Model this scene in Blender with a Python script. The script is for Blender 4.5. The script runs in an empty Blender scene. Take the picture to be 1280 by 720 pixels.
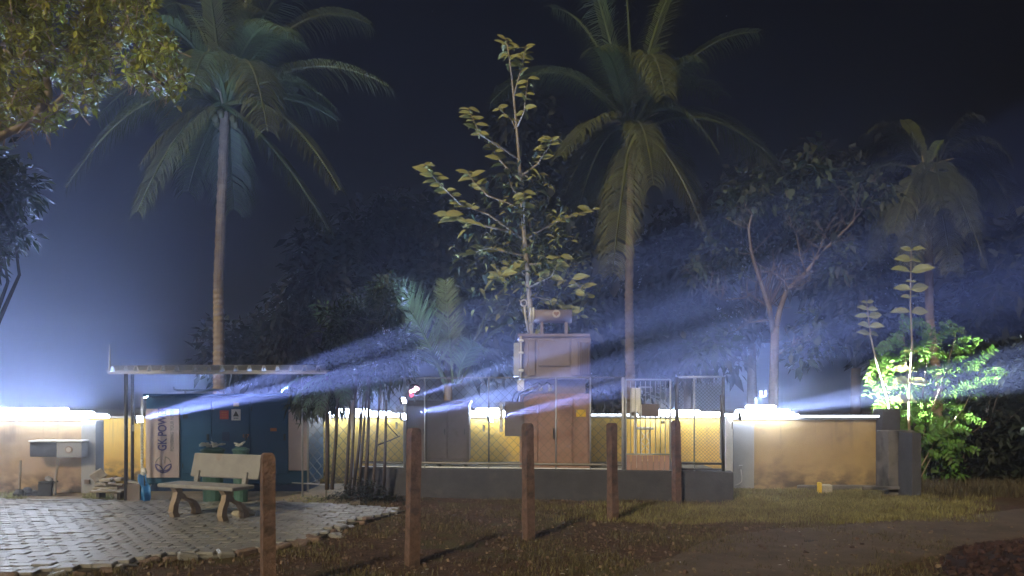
import bpy, math, random
import numpy as np
from mathutils import Vector, Matrix

random.seed(7)
rng = np.random.default_rng(7)
S = bpy.context.scene
COL = S.collection
PI = math.pi

# ------------------------------------------------------------------ camera
CAM_H = 1.75
FPX = 995.0          # focal length in pixels of the 1280 px wide photograph
cam_data = bpy.data.cameras.new("camera")
cam = bpy.data.objects.new("camera", cam_data)
COL.objects.link(cam)
cam.location = (0, 0, CAM_H)
cam.rotation_euler = (PI / 2, 0, 0)
cam_data.sensor_width = 36.0
cam_data.lens = FPX / 1280.0 * 36.0
cam_data.shift_y = 140.0 / 1280.0
cam_data.clip_start = 0.1
cam_data.clip_end = 2000
S.camera = cam

# ------------------------------------------------------------------ world, sun lamp added as warm night fill, exposure
SUN_EL, SUN_AZ = math.radians(33), math.radians(-26)     # light comes from behind the camera, to its left
w = bpy.data.worlds.new("World")
S.world = w
w.use_nodes = True
nt = w.node_tree
sky = nt.nodes.new("ShaderNodeTexSky")
sky.sky_type = 'NISHITA'
sky.sun_disc = False
sky.sun_elevation = math.radians(-4.0)      # the sun itself is below the horizon
sky.sun_rotation = math.radians(180) + SUN_AZ
sky.air_density = 1.0
sky.dust_density = 0.3
sky.ozone_density = 3.0
bg = nt.nodes["Background"]
nt.links.new(sky.outputs[0], bg.inputs[0])
bg.inputs[1].default_value = 0.05

sun_d = bpy.data.lights.new("sun", 'SUN')
sun_d.energy = 3.0
sun_d.angle = math.radians(6)
sun_d.color = (1.0, 0.84, 0.55)
sun = bpy.data.objects.new("sun", sun_d)
COL.objects.link(sun)
d = Vector((math.sin(-SUN_AZ) * math.cos(SUN_EL), math.cos(SUN_AZ) * math.cos(SUN_EL), -math.sin(SUN_EL)))
sun.rotation_euler = d.to_track_quat('-Z', 'Y').to_euler()

vs = S.view_settings
vs.view_transform = 'Standard'
vs.look = 'None'
vs.gamma = 1.0
vs.exposure = 0.0
vs.use_curve_mapping = False
cy = S.cycles
cy.max_bounces = 5
cy.diffuse_bounces = 2
cy.glossy_bounces = 2
cy.transmission_bounces = 3
cy.volume_bounces = 0
cy.use_denoising = True
cy.sample_clamp_indirect = 4.0

HAZE_DENSITY = 0.009
HAZE_G = 0.84


# ------------------------------------------------------------------ helpers
def P(px, py, Y):
    """world point seen at photograph pixel px, py when it stands Y metres away"""
    return Vector(((px - 640) / FPX * Y, Y, CAM_H - (py - 500) / FPX * Y))


def G(px, py, z=0.0):
    """ground point seen at a pixel"""
    Y = (CAM_H - z) * FPX / (py - 500)
    return Vector(((px - 640) / FPX * Y, Y, z))


def tag(o, label=None, cat=None, group=None, kind=None):
    if label: o['label'] = label
    if cat: o['category'] = cat
    if group: o['group'] = group
    if kind: o['kind'] = kind
    return o


def empty(name, loc, rz=0.0, **k):
    o = bpy.data.objects.new(name, None)
    o.empty_display_size = 0.2
    COL.objects.link(o)
    o.location = loc
    o.rotation_euler = (0, 0, rz)
    return tag(o, **k)


def link(name, me, parent=None, loc=None, rot=None, scl=None):
    o = bpy.data.objects.new(name, me)
    COL.objects.link(o)
    if parent: o.parent = parent
    if loc is not None: o.location = loc
    if rot is not None: o.rotation_euler = rot
    if scl is not None: o.scale = scl
    return o


class MB:
    def __init__(s):
        s.v = []; s.f = []

    def add(s, vs_, fs_):
        n = len(s.v)
        s.v.extend([tuple(p) for p in vs_])
        s.f.extend([tuple(i + n for i in f) for f in fs_])
        return s

    def box(s, c, size, rot=None, bev=0.0):
        hx, hy, hz = size[0] / 2, size[1] / 2, size[2] / 2
        c = Vector(c)
        if bev <= 0:
            pts = [Vector((x, y, z)) for z in (-hz, hz) for y in (-hy, hy) for x in (-hx, hx)]
            fs = [(0, 2, 3, 1), (4, 5, 7, 6), (0, 1, 5, 4), (2, 6, 7, 3), (0, 4, 6, 2), (1, 3, 7, 5)]
        else:
            b = min(bev, hx * .9, hy * .9, hz * .9)
            pts = []
            for (z, q) in ((-hz, b), (-hz + b, 0), (hz - b, 0), (hz, b)):
                x, y = hx - q, hy - q
                bb = b * .6
                pts += [Vector(p) for p in ((-x + bb, -y, z), (x - bb, -y, z), (x, -y + bb, z), (x, y - bb, z),
                                            (x - bb, y, z), (-x + bb, y, z), (-x, y - bb, z), (-x, -y + bb, z))]
            fs = [tuple(reversed(range(8))), tuple(range(24, 32))]
            for r in range(3):
                for i in range(8):
                    j = (i + 1) % 8
                    fs.append((r * 8 + i, r * 8 + j, r * 8 + 8 + j, r * 8 + 8 + i))
        if rot is not None:
            pts = [rot @ p for p in pts]
        return s.add([c + p for p in pts], fs)

    def tube(s, pts, rad, n=8, cap=True, jit=0.0):
        pts = [Vector(p) for p in pts]
        if not hasattr(rad, '__len__'): rad = [rad] * len(pts)
        base = len(s.v)
        up = Vector((0, 0, 1))
        prev = None
        for i, p in enumerate(pts):
            t = (pts[min(i + 1, len(pts) - 1)] - pts[max(i - 1, 0)])
            if t.length < 1e-9: t = Vector((0, 0, 1))
            t.normalize()
            if prev is None:
                a = Vector((1, 0, 0)) if abs(t.z) > .7 else up
                u = t.cross(a).normalized()
            else:
                u = (prev - t * prev.dot(t)).normalized()
            prev = u
            v_ = t.cross(u)
            for k in range(n):
                an = 2 * PI * k / n
                r = rad[i] * (1 + (random.uniform(-jit, jit) if jit else 0))
                s.v.append(tuple(p + u * math.cos(an) * r + v_ * math.sin(an) * r))
        for i in range(len(pts) - 1):
            for k in range(n):
                a = base + i * n + k; b = base + i * n + (k + 1) % n
                s.f.append((a, b, b + n, a + n))
        if cap:
            s.f.append(tuple(base + k for k in reversed(range(n))))
            e = base + (len(pts) - 1) * n
            s.f.append(tuple(e + k for k in range(n)))
        return s

    def leaf(s, p, d_, up, L, W, droop=0.2, seg=3, fold=0.12):
        """pointed oval leaf with a raised fold along the midrib"""
        d_ = Vector(d_).normalized()
        side = d_.cross(Vector(up))
        if side.length < 1e-4: side = d_.orthogonal()
        side.normalize()
        nrm = side.cross(d_).normalized()
        prof = {2: (0.0, 1.0, 0.0), 3: (0.0, .95, .8, 0.0), 4: (0, .8, 1, .7, 0)}[seg]
        vs_ = []
        for i, q in enumerate(prof):
            t = i / seg
            c = Vector(p) + d_ * L * t - Vector((0, 0, 1)) * droop * L * t * t
            if i in (0, seg):
                vs_.append(c)
            else:
                vs_ += [c - side * W * .5 * q + nrm * fold * W, c, c + side * W * .5 * q + nrm * fold * W]
        fs = [(0, 2, 1), (0, 3, 2)]
        for i in range(1, seg - 1):
            a = 1 + (i - 1) * 3
            fs += [(a, a + 1, a + 4, a + 3), (a + 1, a + 2, a + 5, a + 4)]
        a = 1 + (seg - 2) * 3; e = len(vs_) - 1
        fs += [(a, a + 1, e), (a + 1, a + 2, e)]
        return s.add(vs_, fs)

    def mesh(s, name, mat=None, smooth=False):
        me = bpy.data.meshes.new(name)
        me.from_pydata(s.v, [], s.f)
        if mat: me.materials.append(mat)
        if smooth:
            me.polygons.foreach_set('use_smooth', [True] * len(me.polygons))
        me.update()
        return me

    def build(s, name, mat, parent=None, smooth=False, loc=None, **k):
        return tag(link(name, s.mesh(name, mat, smooth), parent, loc), **k)


def np_mesh(name, verts, quads, mat):
    me = bpy.data.meshes.new(name)
    verts = np.asarray(verts, dtype=np.float32)
    quads = np.asarray(quads, dtype=np.int32)
    k = quads.shape[1]
    me.vertices.add(len(verts)); me.vertices.foreach_set('co', verts.ravel())
    me.loops.add(quads.size); me.loops.foreach_set('vertex_index', quads.ravel())
    me.polygons.add(len(quads))
    me.polygons.foreach_set('loop_start', np.arange(0, quads.size, k, dtype=np.int32))
    me.update(calc_edges=True)
    me.validate()
    if mat: me.materials.append(mat)
    return me


def np_leaves(base, dirs, L, W, fold=0.15, droop=0.25):
    """N leaves, each 2 bent quads (6 verts: root, left, right, left2, right2, tip as two 4-gons)"""
    N = len(base)
    dirs = dirs / np.linalg.norm(dirs, axis=1, keepdims=True)
    ref = rng.normal(size=(N, 3)) * .35 + np.array([0, 0, 1.0])
    side = np.cross(dirs, ref); side /= np.linalg.norm(side, axis=1, keepdims=True) + 1e-9
    nrm = np.cross(side, dirs)
    L = np.broadcast_to(L, (N,))[:, None]; W = np.broadcast_to(W, (N,))[:, None]
    dn = np.array([0, 0, -1.0])
    mid = base + dirs * L * .55 + dn * droop * L * .3
    tip = base + dirs * L + dn * droop * L
    lf = mid - side * W * .5 + nrm * W * fold - dirs * L * .1
    rt = mid + side * W * .5 + nrm * W * fold - dirs * L * .1
    v = np.stack([base, lf, tip, rt, ], axis=1)          # folded quad split on root-tip line
    tri = np.array([[0, 2, 1], [0, 3, 2]])
    q = (np.arange(N)[:, None, None] * 4 + tri[None]).reshape(-1, 3)
    return v.reshape(-1, 3), q


# ------------------------------------------------------------------ materials
def mat(name, col, rough=0.8, var=0.25, scale=6.0, bump=0.2, bscale=40.0, metal=0.0, island=0.0, stains=None, spec=0.4,
        trans=0.0, streak=False):
    m = bpy.data.materials.new(name)
    m.use_nodes = True
    n = m.node_tree; N = n.nodes; Lk = n.links
    b = N["Principled BSDF"]
    b.inputs['Roughness'].default_value = rough
    b.inputs['Metallic'].default_value = metal
    b.inputs['Specular IOR Level'].default_value = spec
    tc = N.new("ShaderNodeTexCoord")
    src = tc.outputs['Object']
    mp = N.new("ShaderNodeMapping")
    if streak: mp.inputs['Scale'].default_value = (1, 1, 0.12)
    Lk.new(src, mp.inputs['Vector'])
    nz = N.new("ShaderNodeTexNoise")
    nz.inputs['Scale'].default_value = scale
    nz.inputs['Detail'].default_value = 8
    nz.inputs['Roughness'].default_value = 0.65
    Lk.new(mp.outputs[0], nz.inputs['Vector'])
    mr = N.new("ShaderNodeMapRange")
    mr.inputs[1].default_value = .3; mr.inputs[2].default_value = .7
    mr.inputs[3].default_value = 1 - var; mr.inputs[4].default_value = 1 + var
    Lk.new(nz.outputs[0], mr.inputs[0])
    hs = N.new("ShaderNodeHueSaturation")
    hs.inputs['Color'].default_value = (*col, 1)
    Lk.new(mr.outputs[0], hs.inputs['Value'])
    out = hs.outputs[0]
    if island:
        ge = N.new("ShaderNodeNewGeometry")
        m2 = N.new("ShaderNodeMapRange")
        m2.inputs[3].default_value = 1 - island; m2.inputs[4].default_value = 1 + island
        Lk.new(ge.outputs['Random Per Island'], m2.inputs[0])
        h2 = N.new("ShaderNodeHueSaturation")
        Lk.new(out, h2.inputs['Color']); Lk.new(m2.outputs[0], h2.inputs['Value'])
        m3 = N.new("ShaderNodeMapRange")
        m3.inputs[3].default_value = .5 - island * .05; m3.inputs[4].default_value = .5 + island * .05
        Lk.new(ge.outputs['Random Per Island'], m3.inputs[0]); Lk.new(m3.outputs[0], h2.inputs['Hue'])
        out = h2.outputs[0]
    if stains:
        s2 = N.new("ShaderNodeTexNoise"); s2.inputs['Scale'].default_value = stains[1]; s2.inputs['Detail'].default_value = 6
        Lk.new(mp.outputs[0], s2.inputs['Vector'])
        cr = N.new("ShaderNodeMapRange"); cr.inputs[1].default_value = stains[2]; cr.inputs[2].default_value = stains[2] + .14
        Lk.new(s2.outputs[0], cr.inputs[0])
        mx = N.new("ShaderNodeMix"); mx.data_type = 'RGBA'
        mx.inputs['B'].default_value = (*stains[0], 1)
        Lk.new(cr.outputs[0], mx.inputs['Factor']); Lk.new(out, mx.inputs['A'])
        out = mx.outputs['Result']
    Lk.new(out, b.inputs['Base Color'])
    if bump:
        bn = N.new("ShaderNodeTexNoise"); bn.inputs['Scale'].default_value = bscale; bn.inputs['Detail'].default_value = 5
        Lk.new(mp.outputs[0], bn.inputs['Vector'])
        bp = N.new("ShaderNodeBump"); bp.inputs['Strength'].default_value = bump; bp.inputs['Distance'].default_value = .02
        Lk.new(bn.outputs[0], bp.inputs['Height'])
        Lk.new(bp.outputs[0], b.inputs['Normal'])
    if trans:
        tr = N.new("ShaderNodeBsdfTranslucent")
        Lk.new(out, tr.inputs[0])
        ms = N.new("ShaderNodeMixShader"); ms.inputs[0].default_value = trans
        Lk.new(b.outputs[0], ms.inputs[1]); Lk.new(tr.outputs[0], ms.inputs[2])
        Lk.new(ms.outputs[0], N["Material Output"].inputs[0])
    return m


def emit(name, col, strength):
    m = bpy.data.materials.new(name); m.use_nodes = True
    n = m.node_tree; n.nodes.clear()
    e = n.nodes.new("ShaderNodeEmission"); e.inputs[0].default_value = (*col, 1); e.inputs[1].default_value = strength
    o = n.nodes.new("ShaderNodeOutputMaterial"); n.links.new(e.outputs[0], o.inputs[0])
    return m


M = dict(
    ochre=mat("ochre_plaster", (.38, .27, .115), .85, .16, 1.3, .2, 60, stains=((.20, .14, .08), 1.6, .54)),
    yellow=mat("yellow_plaster", (.72, .50, .10), .8, .10, 2, .15, 60, stains=((.5, .36, .12), 1.4, .6)),
    peach=mat("peach_plaster", (.38, .27, .15), .85, .12, 1.2, .15, 60, stains=((.22, .155, .10), 1.3, .55)),
    greyplaster=mat("grey_plaster", (.30, .31, .32), .85, .12, 3, .2, 60),
    cap=mat("coping_cement", (.55, .53, .50), .8, .12, 5, .2, 60),
    stained=mat("stained_grey_plaster", (.13, .12, .115), .9, .3, 3, .4, 30, stains=((.035, .035, .035), 2.5, .5)),
    darkstone=mat("dark_stone", (.055, .055, .062), .9, .3, 4, .5, 25, stains=((.10, .095, .09), 3, .62)),
    granite=mat("reddish_granite", (.145, .088, .066), .9, .4, 14, .9, 35, stains=((.055, .04, .035), 6, .52)),
    paver=mat("cement_paver", (.21, .205, .195), .30, .3, 5, .5, 60, island=.3, spec=.7, stains=((.09, .085, .07), 1.2, .58)),
    brick=mat("rough_edge_stone", (.17, .12, .10), .85, .35, 7, .6, 30),
    concrete=mat("bench_concrete", (.26, .26, .275), .8, .15, 5, .25, 60, stains=((.24, .2, .18), 4, .62)),
    concretew=mat("bench_leg_terracotta", (.30, .24, .19), .8, .2, 5, .3, 60),
    blue=mat("blue_painted_steel", (.012, .078, .17), .38, .12, 2, .03, 20, stains=((.02, .09, .20), 3, .62)),
    blued=mat("dark_blue_base", (.01, .035, .11), .45, .15, 3, .05, 20),
    pink=mat("sunbleached_white_panel", (.50, .42, .41), .5, .08, 2, .03, 20),
    ink=mat("indigo_print", (.055, .05, .20), .6, .05, 4, 0),
    inkg=mat("grey_print", (.17, .18, .17), .6, .05, 4, 0),
    red=mat("red_sticker", (.5, .07, .05), .5, .05, 4, 0),
    whitep=mat("white_paint", (.78, .78, .76), .5, .08, 5, .05, 30),
    black=mat("black_print", (.02, .02, .02), .6, .05, 4, 0),
    yellowp=mat("yellow_paint", (.75, .52, .04), .6, .12, 6, .1, 30),
    orange=mat("orange_print", (.6, .2, .05), .6, .05, 4, 0),
    roofm=mat("white_corrugated_sheet", (.84, .85, .86), .45, .06, 3, .05, 20),
    galv=mat("galvanised_steel", (.45, .46, .47), .45, .15, 8, .1, 60, metal=.5),
    wire=mat("fence_wire", (.16, .15, .13), .5, .1, 8, 0, metal=.3),
    darkst=mat("dark_steel", (.045, .043, .045), .5, .2, 6, .1, 40),
    rustred=mat("red_oxide_steel", (.34, .205, .155), .55, .12, 3, .1, 30, stains=((.26, .13, .09), 2.5, .56)),
    mauve=mat("mauve_grey_tank_paint", (.24, .20, .23), .5, .1, 3, .08, 30, stains=((.17, .14, .16), 3, .6)),
    taupe=mat("taupe_cabinet_paint", (.15, .125, .12), .55, .12, 2, .08, 30, stains=((.10, .07, .06), 4, .6)),
    green=mat("dull_green_plastic", (.06, .14, .12), .5, .15, 4, .05, 30),
    bagblue=mat("blue_plastic_sheet", (.04, .20, .52), .35, .2, 6, .2, 20),
    redpl=mat("red_plastic", (.5, .06, .04), .45, .15, 6, .05, 20),
    darkpl=mat("dark_plastic", (.03, .035, .045), .5, .2, 6, .1, 20),
    wood=mat("weathered_plank", (.26, .22, .15), .8, .3, 8, .3, 40),
    rubble=mat("pale_rubble", (.36, .33, .27), .85, .3, 6, .5, 30),
    bark=mat("palm_bark", (.24, .185, .12), .9, .3, 5, .7, 20),
    bark2=mat("smooth_bark", (.30, .23, .16), .9, .3, 5, .5, 20),
    barkp=mat("pale_bark", (.27, .22, .14), .9, .3, 5, .5, 20),
    barkf=mat("forked_bark", (.17, .135, .095), .9, .35, 5, .8, 20, stains=((.09, .07, .05), 4, .55)),
    barkd=mat("dark_bark", (.10, .08, .065), .9, .3, 5, .5, 20),
    heartw=mat("badge_cream", (.5, .46, .42), .5, .05, 4, 0),
    leaf_near=mat("leaf_near", (.34, .35, .05), .5, .3, 3, 0, island=.45, trans=.2),
    leaf_dark=mat("leaf_dark", (.045, .06, .025), .6, .3, 1, 0, island=.5, trans=.15),
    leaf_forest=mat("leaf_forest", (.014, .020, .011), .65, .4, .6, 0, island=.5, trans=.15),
    leaf_teak=mat("leaf_teak", (.28, .265, .075), .55, .2, 3, 0, island=.35, trans=.2),
    leaf_lime=mat("leaf_lime", (.10, .21, .03), .5, .25, 3, 0, island=.4, trans=.25),
    frond=mat("palm_frond", (.075, .10, .03), .5, .35, 1.5, 0, island=.4, trans=.2),
    frondy=mat("palm_frond_yellow", (.095, .105, .028), .5, .35, 1.5, 0, island=.4, trans=.2),
    coco=mat("coconut_husk", (.12, .12, .05), .6, .2, 5, .1, 20),
    grass=mat("grass_blades", (.21, .185, .075), .7, .4, .8, 0, island=.5, trans=.15),
    litter=mat("dry_leaf_litter", (.20, .13, .08), .8, .3, 5, 0, island=.7),
    stonered=mat("red_gravel", (.04, .018, .018), .85, .4, 6, .4, 30, island=.5),
)
M['tube'] = emit("lit_diffuser", (.70, .80, 1.0), 48.0)
M['tubew'] = emit("lit_diffuser_thin", (.8, .88, 1.0), 5.0)
M['redled'] = emit("red_led", (1.0, .06, .12), 6.0)
M['pinkled'] = emit("pink_led", (1.0, .55, .7), 6.0)
M['star'] = emit("star_light", (.8, .9, 1.0), 1.2)


def weather(m, seed):
    """mud splashed along the foot of a wall and thin rain streaks below the coping"""
    N = m.node_tree.nodes; Lk = m.node_tree.links; b = N["Principled BSDF"]
    src = b.inputs['Base Color'].links[0].from_socket
    tc = N.new("ShaderNodeTexCoord"); sep = N.new("ShaderNodeSeparateXYZ"); Lk.new(tc.outputs['Object'], sep.inputs[0])
    def noise(scale, vec_scale):
        mp = N.new("ShaderNodeMapping"); mp.inputs['Scale'].default_value = vec_scale; mp.inputs['Location'].default_value = (seed, 0, 0)
        Lk.new(tc.outputs['Object'], mp.inputs[0])
        x = N.new("ShaderNodeTexNoise"); x.inputs['Scale'].default_value = scale; x.inputs['Detail'].default_value = 6
        Lk.new(mp.outputs[0], x.inputs['Vector']); return x.outputs[0]
    def rng_(s_, a, b_, c=0., d_=1.):
        x = N.new("ShaderNodeMapRange"); x.inputs[1].default_value = a; x.inputs[2].default_value = b_; x.inputs[3].default_value = c; x.inputs[4].default_value = d_
        Lk.new(s_, x.inputs[0]); return x.outputs[0]
    def math_(op, a, b_):
        x = N.new("ShaderNodeMath"); x.operation = op; Lk.new(a, x.inputs[0]); Lk.new(b_, x.inputs[1]); return x.outputs[0]
    z = sep.outputs['Z']
    mud = math_('MULTIPLY', rng_(z, .12, -.60 if False else .55, 1, 0), rng_(noise(5, (1, 1, 1.6)), .38, .60))
    strk = math_('MULTIPLY', rng_(z, .7, 1.36), rng_(noise(7, (1, 1, .05)), .56, .68, 0, .65))
    for f_, c_ in ((mud, (.10, .075, .05)), (strk, (.13, .11, .08))):
        mx = N.new("ShaderNodeMix"); mx.data_type = 'RGBA'; mx.inputs['B'].default_value = (*c_, 1)
        Lk.new(f_, mx.inputs['Factor']); Lk.new(src, mx.inputs['A']); src = mx.outputs['Result']
    Lk.new(src, b.inputs['Base Color'])


for k_, nm_ in enumerate(("ochre", "yellow", "peach")): weather(M[nm_], k_ * 7.3)


def ground_material():
    m = bpy.data.materials.new("earth_and_grass"); m.use_nodes = True
    n = m.node_tree; N = n.nodes; Lk = n.links; b = N["Principled BSDF"]
    b.inputs['Roughness'].default_value = .95
    b.inputs['Specular IOR Level'].default_value = .15
    tc = N.new("ShaderNodeTexCoord")

    def noise(sc, det=8):
        x = N.new("ShaderNodeTexNoise"); x.inputs['Scale'].default_value = sc; x.inputs['Detail'].default_value = det
        x.inputs['Roughness'].default_value = .7
        Lk.new(tc.outputs['Object'], x.inputs['Vector']); return x.outputs[0]

    def ramp(s_, a, b_):
        x = N.new("ShaderNodeMapRange"); x.inputs[1].default_value = a; x.inputs[2].default_value = b_
        Lk.new(s_, x.inputs[0]); return x.outputs[0]

    def mix(f, a, b_):
        x = N.new("ShaderNodeMix"); x.data_type = 'RGBA'
        Lk.new(f, x.inputs['Factor'])
        for s_, k in ((a, 'A'), (b_, 'B')):
            if isinstance(s_, tuple): x.inputs[k].default_value = (*s_, 1)
            else: Lk.new(s_, x.inputs[k])
        return x.outputs['Result']
    c = mix(ramp(noise(9), .35, .65), (.045, .027, .019), (.12, .072, .052))
    c = mix(ramp(noise(.7, 5), .52, .62), c, (.085, .075, .034))
    c = mix(ramp(noise(45, 3), .58, .66), c, (.19, .14, .11))
    Lk.new(c, b.inputs['Base Color'])
    bp = N.new("ShaderNodeBump"); bp.inputs['Strength'].default_value = .9; bp.inputs['Distance'].default_value = .04
    Lk.new(noise(22, 6), bp.inputs['Height']); Lk.new(bp.outputs[0], b.inputs['Normal'])
    return m


# ------------------------------------------------------------------ ground, path
def h_ground(x, y):
    """gentle humps of the earth around the stone posts"""
    f = math.sin(x * 2.1 + y * 1.3) * math.sin(y * 2.7 - x * .8) * .018 + math.sin(x * 5.3) * math.sin(y * 4.9) * .009
    if y < 4: f *= max(0, y / 4)
    return f


def build_ground():
    xs = [-150, -60, -30, -18] + list(np.arange(-12, 12.01, .15)) + [18, 30, 60, 150]
    ys = [-150, -60, -20, -5, 2] + list(np.arange(5, 20.01, .15)) + [24, 32, 60, 150]
    V, F = [], []
    r = random.Random(3)
    for y in ys:
        for x in xs:
            z = 0
            if -12 <= x <= 12 and 5 <= y <= 20:
                z = h_ground(x, y) + r.uniform(-.008, .008)
            V.append((x, y, z))
    nx = len(xs)
    for j in range(len(ys) - 1):
        for i in range(nx - 1):
            a = j * nx + i
            F.append((a, a + 1, a + 1 + nx, a + nx))
    b = MB(); b.add(V, F)
    o = b.build("ground", ground_material(), smooth=True)
    tag(o, kind="structure")


build_ground()

# dirt track on the right, a sheet just above the earth
b = MB()
track = [(905, 668), (1010, 655), (1130, 648), (1280, 636), (1420, 630)]
track2 = [(700, 745), (900, 735), (1080, 722), (1300, 668), (1480, 645)]
n_ = 40
def lerp_poly(poly, t):
    k = t * (len(poly) - 1); i = min(int(k), len(poly) - 2); f = k - i
    a, c = poly[i], poly[i + 1]
    return (a[0] + (c[0] - a[0]) * f, a[1] + (c[1] - a[1]) * f)
V, F = [], []
rows = 14
for i in range(n_ + 1):
    a = G(*lerp_poly(track, i / n_)); c = G(*lerp_poly(track2, i / n_))
    for j in range(rows + 1):
        p = a.lerp(c, j / rows)
        e = 0 if j in (0, rows) or i == 0 else 1
        z = h_ground(p.x, p.y) + (.012 + random.uniform(-.004, .006) if e else -.03)
        V.append((p.x + random.uniform(-.03, .03), p.y, z))
for i in range(n_):
    for j in range(rows):
        a = i * (rows + 1) + j
        F.append((a, a + 1, a + rows + 2, a + rows + 1))
b.add(V, F)
b.build("dirt_path", mat("packed_dirt", (.095, .07, .052), .95, .4, 2.2, .7, 30, stains=((.17, .13, .10), 1.0, .6)), kind="structure", smooth=True)


# ------------------------------------------------------------------ cobbled yard: near pavers singly, far ones joined
def inside(poly, x, y):
    c = False
    j = len(poly) - 1
    for i in range(len(poly)):
        xi, yi = poly[i]; xj, yj = poly[j]
        if (yi > y) != (yj > y) and x < (xj - xi) * (y - yi) / (yj - yi) + xi: c = not c
        j = i
    return c


yard_px = [(-260, 627), (0, 627), (190, 629), (340, 631), (430, 635), (508, 640), (470, 650), (425, 661), (398, 676), (330, 689),
           (250, 697), (200, 701), (150, 712), (60, 722), (-80, 735), (-420, 760)]
yard = [(G(*p).x, G(*p).y) for p in yard_px]
base = MB()
cx = sum(p[0] for p in yard) / len(yard); cyy = sum(p[1] for p in yard) / len(yard)
base.add([(x, y, .028) for x, y in yard] + [(x, y, -.1) for x, y in yard],
         [tuple(reversed(range(len(yard))))] + [(i, (i + 1) % len(yard), len(yard) + (i + 1) % len(yard), len(yard) + i) for i in range(len(yard))])
yard_o = base.build("paved_yard", mat("sand_bedding", (.07, .06, .05), .95, .3, 6, .4, 40), kind="structure")
pav = []
ang = math.radians(3.0)
ca, sa = math.cos(ang), math.sin(ang)
r = random.Random(11)
for row in range(-5, 60):
    for colm in range(-75, 30):
        u = colm * .205 + (.1025 if row % 2 else 0) - 1
        v_ = 7.0 + row * .165
        x = u * ca - v_ * sa + .4; y = u * sa + v_ * ca
        if inside(yard, x, y) and inside(yard, x + .06, y - .05):
            pav.append((x, y))
vis = [p for p in pav if (p[0] * FPX / p[1]) > -640]
oth = [p for p in pav if (p[0] * FPX / p[1]) <= -640]
vis.sort(key=lambda p: p[1])
singles, rest = vis[:298], vis[298:] + oth
pm = []
for k in range(5):
    q = MB()
    q.box((0, 0, 0), (.199 + r.uniform(-.008, .003), .161 + r.uniform(-.007, .002), .07), bev=.008)
    me = q.mesh("paver", M['paver']); pm.append(me)
rot_tilt = lambda: (r.gauss(0, .022), r.gauss(0, .018), ang + r.gauss(0, .025))
def sag(x, y): return math.sin(x * 1.7 + y) * .008 + math.sin(y * 2.9 - x * .6) * .006
for (x, y) in singles:
    link("paver", pm[r.randrange(5)], yard_o, (x, y, .022 + sag(x, y) + r.gauss(0, .0035)), rot_tilt())
q = MB()
from mathutils import Euler
for (x, y) in rest:
    q.box((x, y, .022 + sag(x, y) + r.gauss(0, .0035)), (.198, .160, .07), Euler(rot_tilt()).to_matrix(), bev=.008)
q.build("pavers_beyond", M['paver'], yard_o, kind="stuff")
# broken border stones along the near edge of the yard
for i in range(6, 15):
    a = Vector((*yard[i], 0)); c = Vector((*yard[(i + 1) % len(yard)], 0))
    L = (c - a).length; k = 0
    while k < L:
        s_ = r.uniform(.12, .3)
        p = a.lerp(c, min(1, (k + s_ / 2) / L))
        if p.x * FPX / p.y > -700:
            qq = MB(); qq.box((0, 0, 0), (s_ * .85, r.uniform(.08, .22), r.uniform(.05, .10)),
                              Euler((r.gauss(0, .15), r.gauss(0, .15), math.atan2((c - a).y, (c - a).x) + r.gauss(0, .25))).to_matrix(), bev=.02)
            link("edge_stone", qq.mesh("edge_stone", M['brick'] if r.random() < .6 else M['paver']), yard_o, (p.x + r.gauss(0, .04), p.y + r.gauss(0, .06), r.uniform(-.02, .03)))
        k += s_


# ------------------------------------------------------------------ compound walls
WT = 1.37
def wall(name, x0, x1, Y, m, h=WT, th=.2, y_cap=True, z0=-.05, **k):
    o = MB().box(((x0 + x1) / 2, Y + th / 2, (h + z0) / 2), (x1 - x0, th, h - z0)).build(name, m, **k)
    if y_cap:
        MB().box(((x0 + x1) / 2, Y + th / 2, h + .017), (x1 - x0 + .02, th + .07, .04), bev=.01).build("coping", M['cap'], o)
    return o


YL, YR, YB = 14.8, 15.5, 16.8
xl1 = (104 - 640) / FPX * YL
wl = wall("boundary_wall", -16, xl1, YL, M['peach'], label="peach plastered boundary wall at the far left behind the paved yard", cat="wall")
pil = MB().box(((xl1 + (122 - 640) / FPX * YL) / 2, YL + .08, WT / 2), ((122 - 104) / FPX * YL, .3, WT), bev=.01).build(
    "pilaster", M['greyplaster'], wl)
MB().box((xl1 + .13, YL - .1, .24), (.09, .05, .08), bev=.005).build("socket_box", M['taupe'], wl)
wb = wall("boundary_wall", -12, 4.7, YB, M['yellow'], label="long bright yellow wall running behind the generator and transformer", cat="wall")
xr0, xr1 = (916 - 640) / FPX * YR, (1101 - 640) / FPX * YR
wr = wall("boundary_wall", xr0, xr1, YR, M['ochre'], label="ochre plastered wall standing on grass at the right with a conduit on it", cat="wall")
MB().box((xr0 + .2, YR - .025, (WT - .06) / 2), (.4, .05, WT - .06), bev=.008).build("pier", M['greyplaster'], wr)
MB().box((xr0 - .09, YR - .0, .72), (.13, .16, 1.4), bev=.01).build("end_strip", M['whitep'], wr)
MB().box(((xr0 + xr1) / 2 + .9, YR - .06, .05), (2.2, .12, .1), bev=.02).build("plinth_ledge", M['stained'], wr)
pc = P(926, 584, YR - .08)
MB().box(pc, (.07, .05, .08), bev=.008).build("switch_box", M['greyplaster'], wr)
MB().tube([pc + Vector((0, 0, -.03)), pc + Vector((.02, 0, -.2)), pc + Vector((.015, 0, -.28)), pc + Vector((-.04, 0, -.33)), pc + Vector((-.1, 0, -.35))],
          .009, 6).build("conduit", M['cap'], wr, smooth=True)

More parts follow.
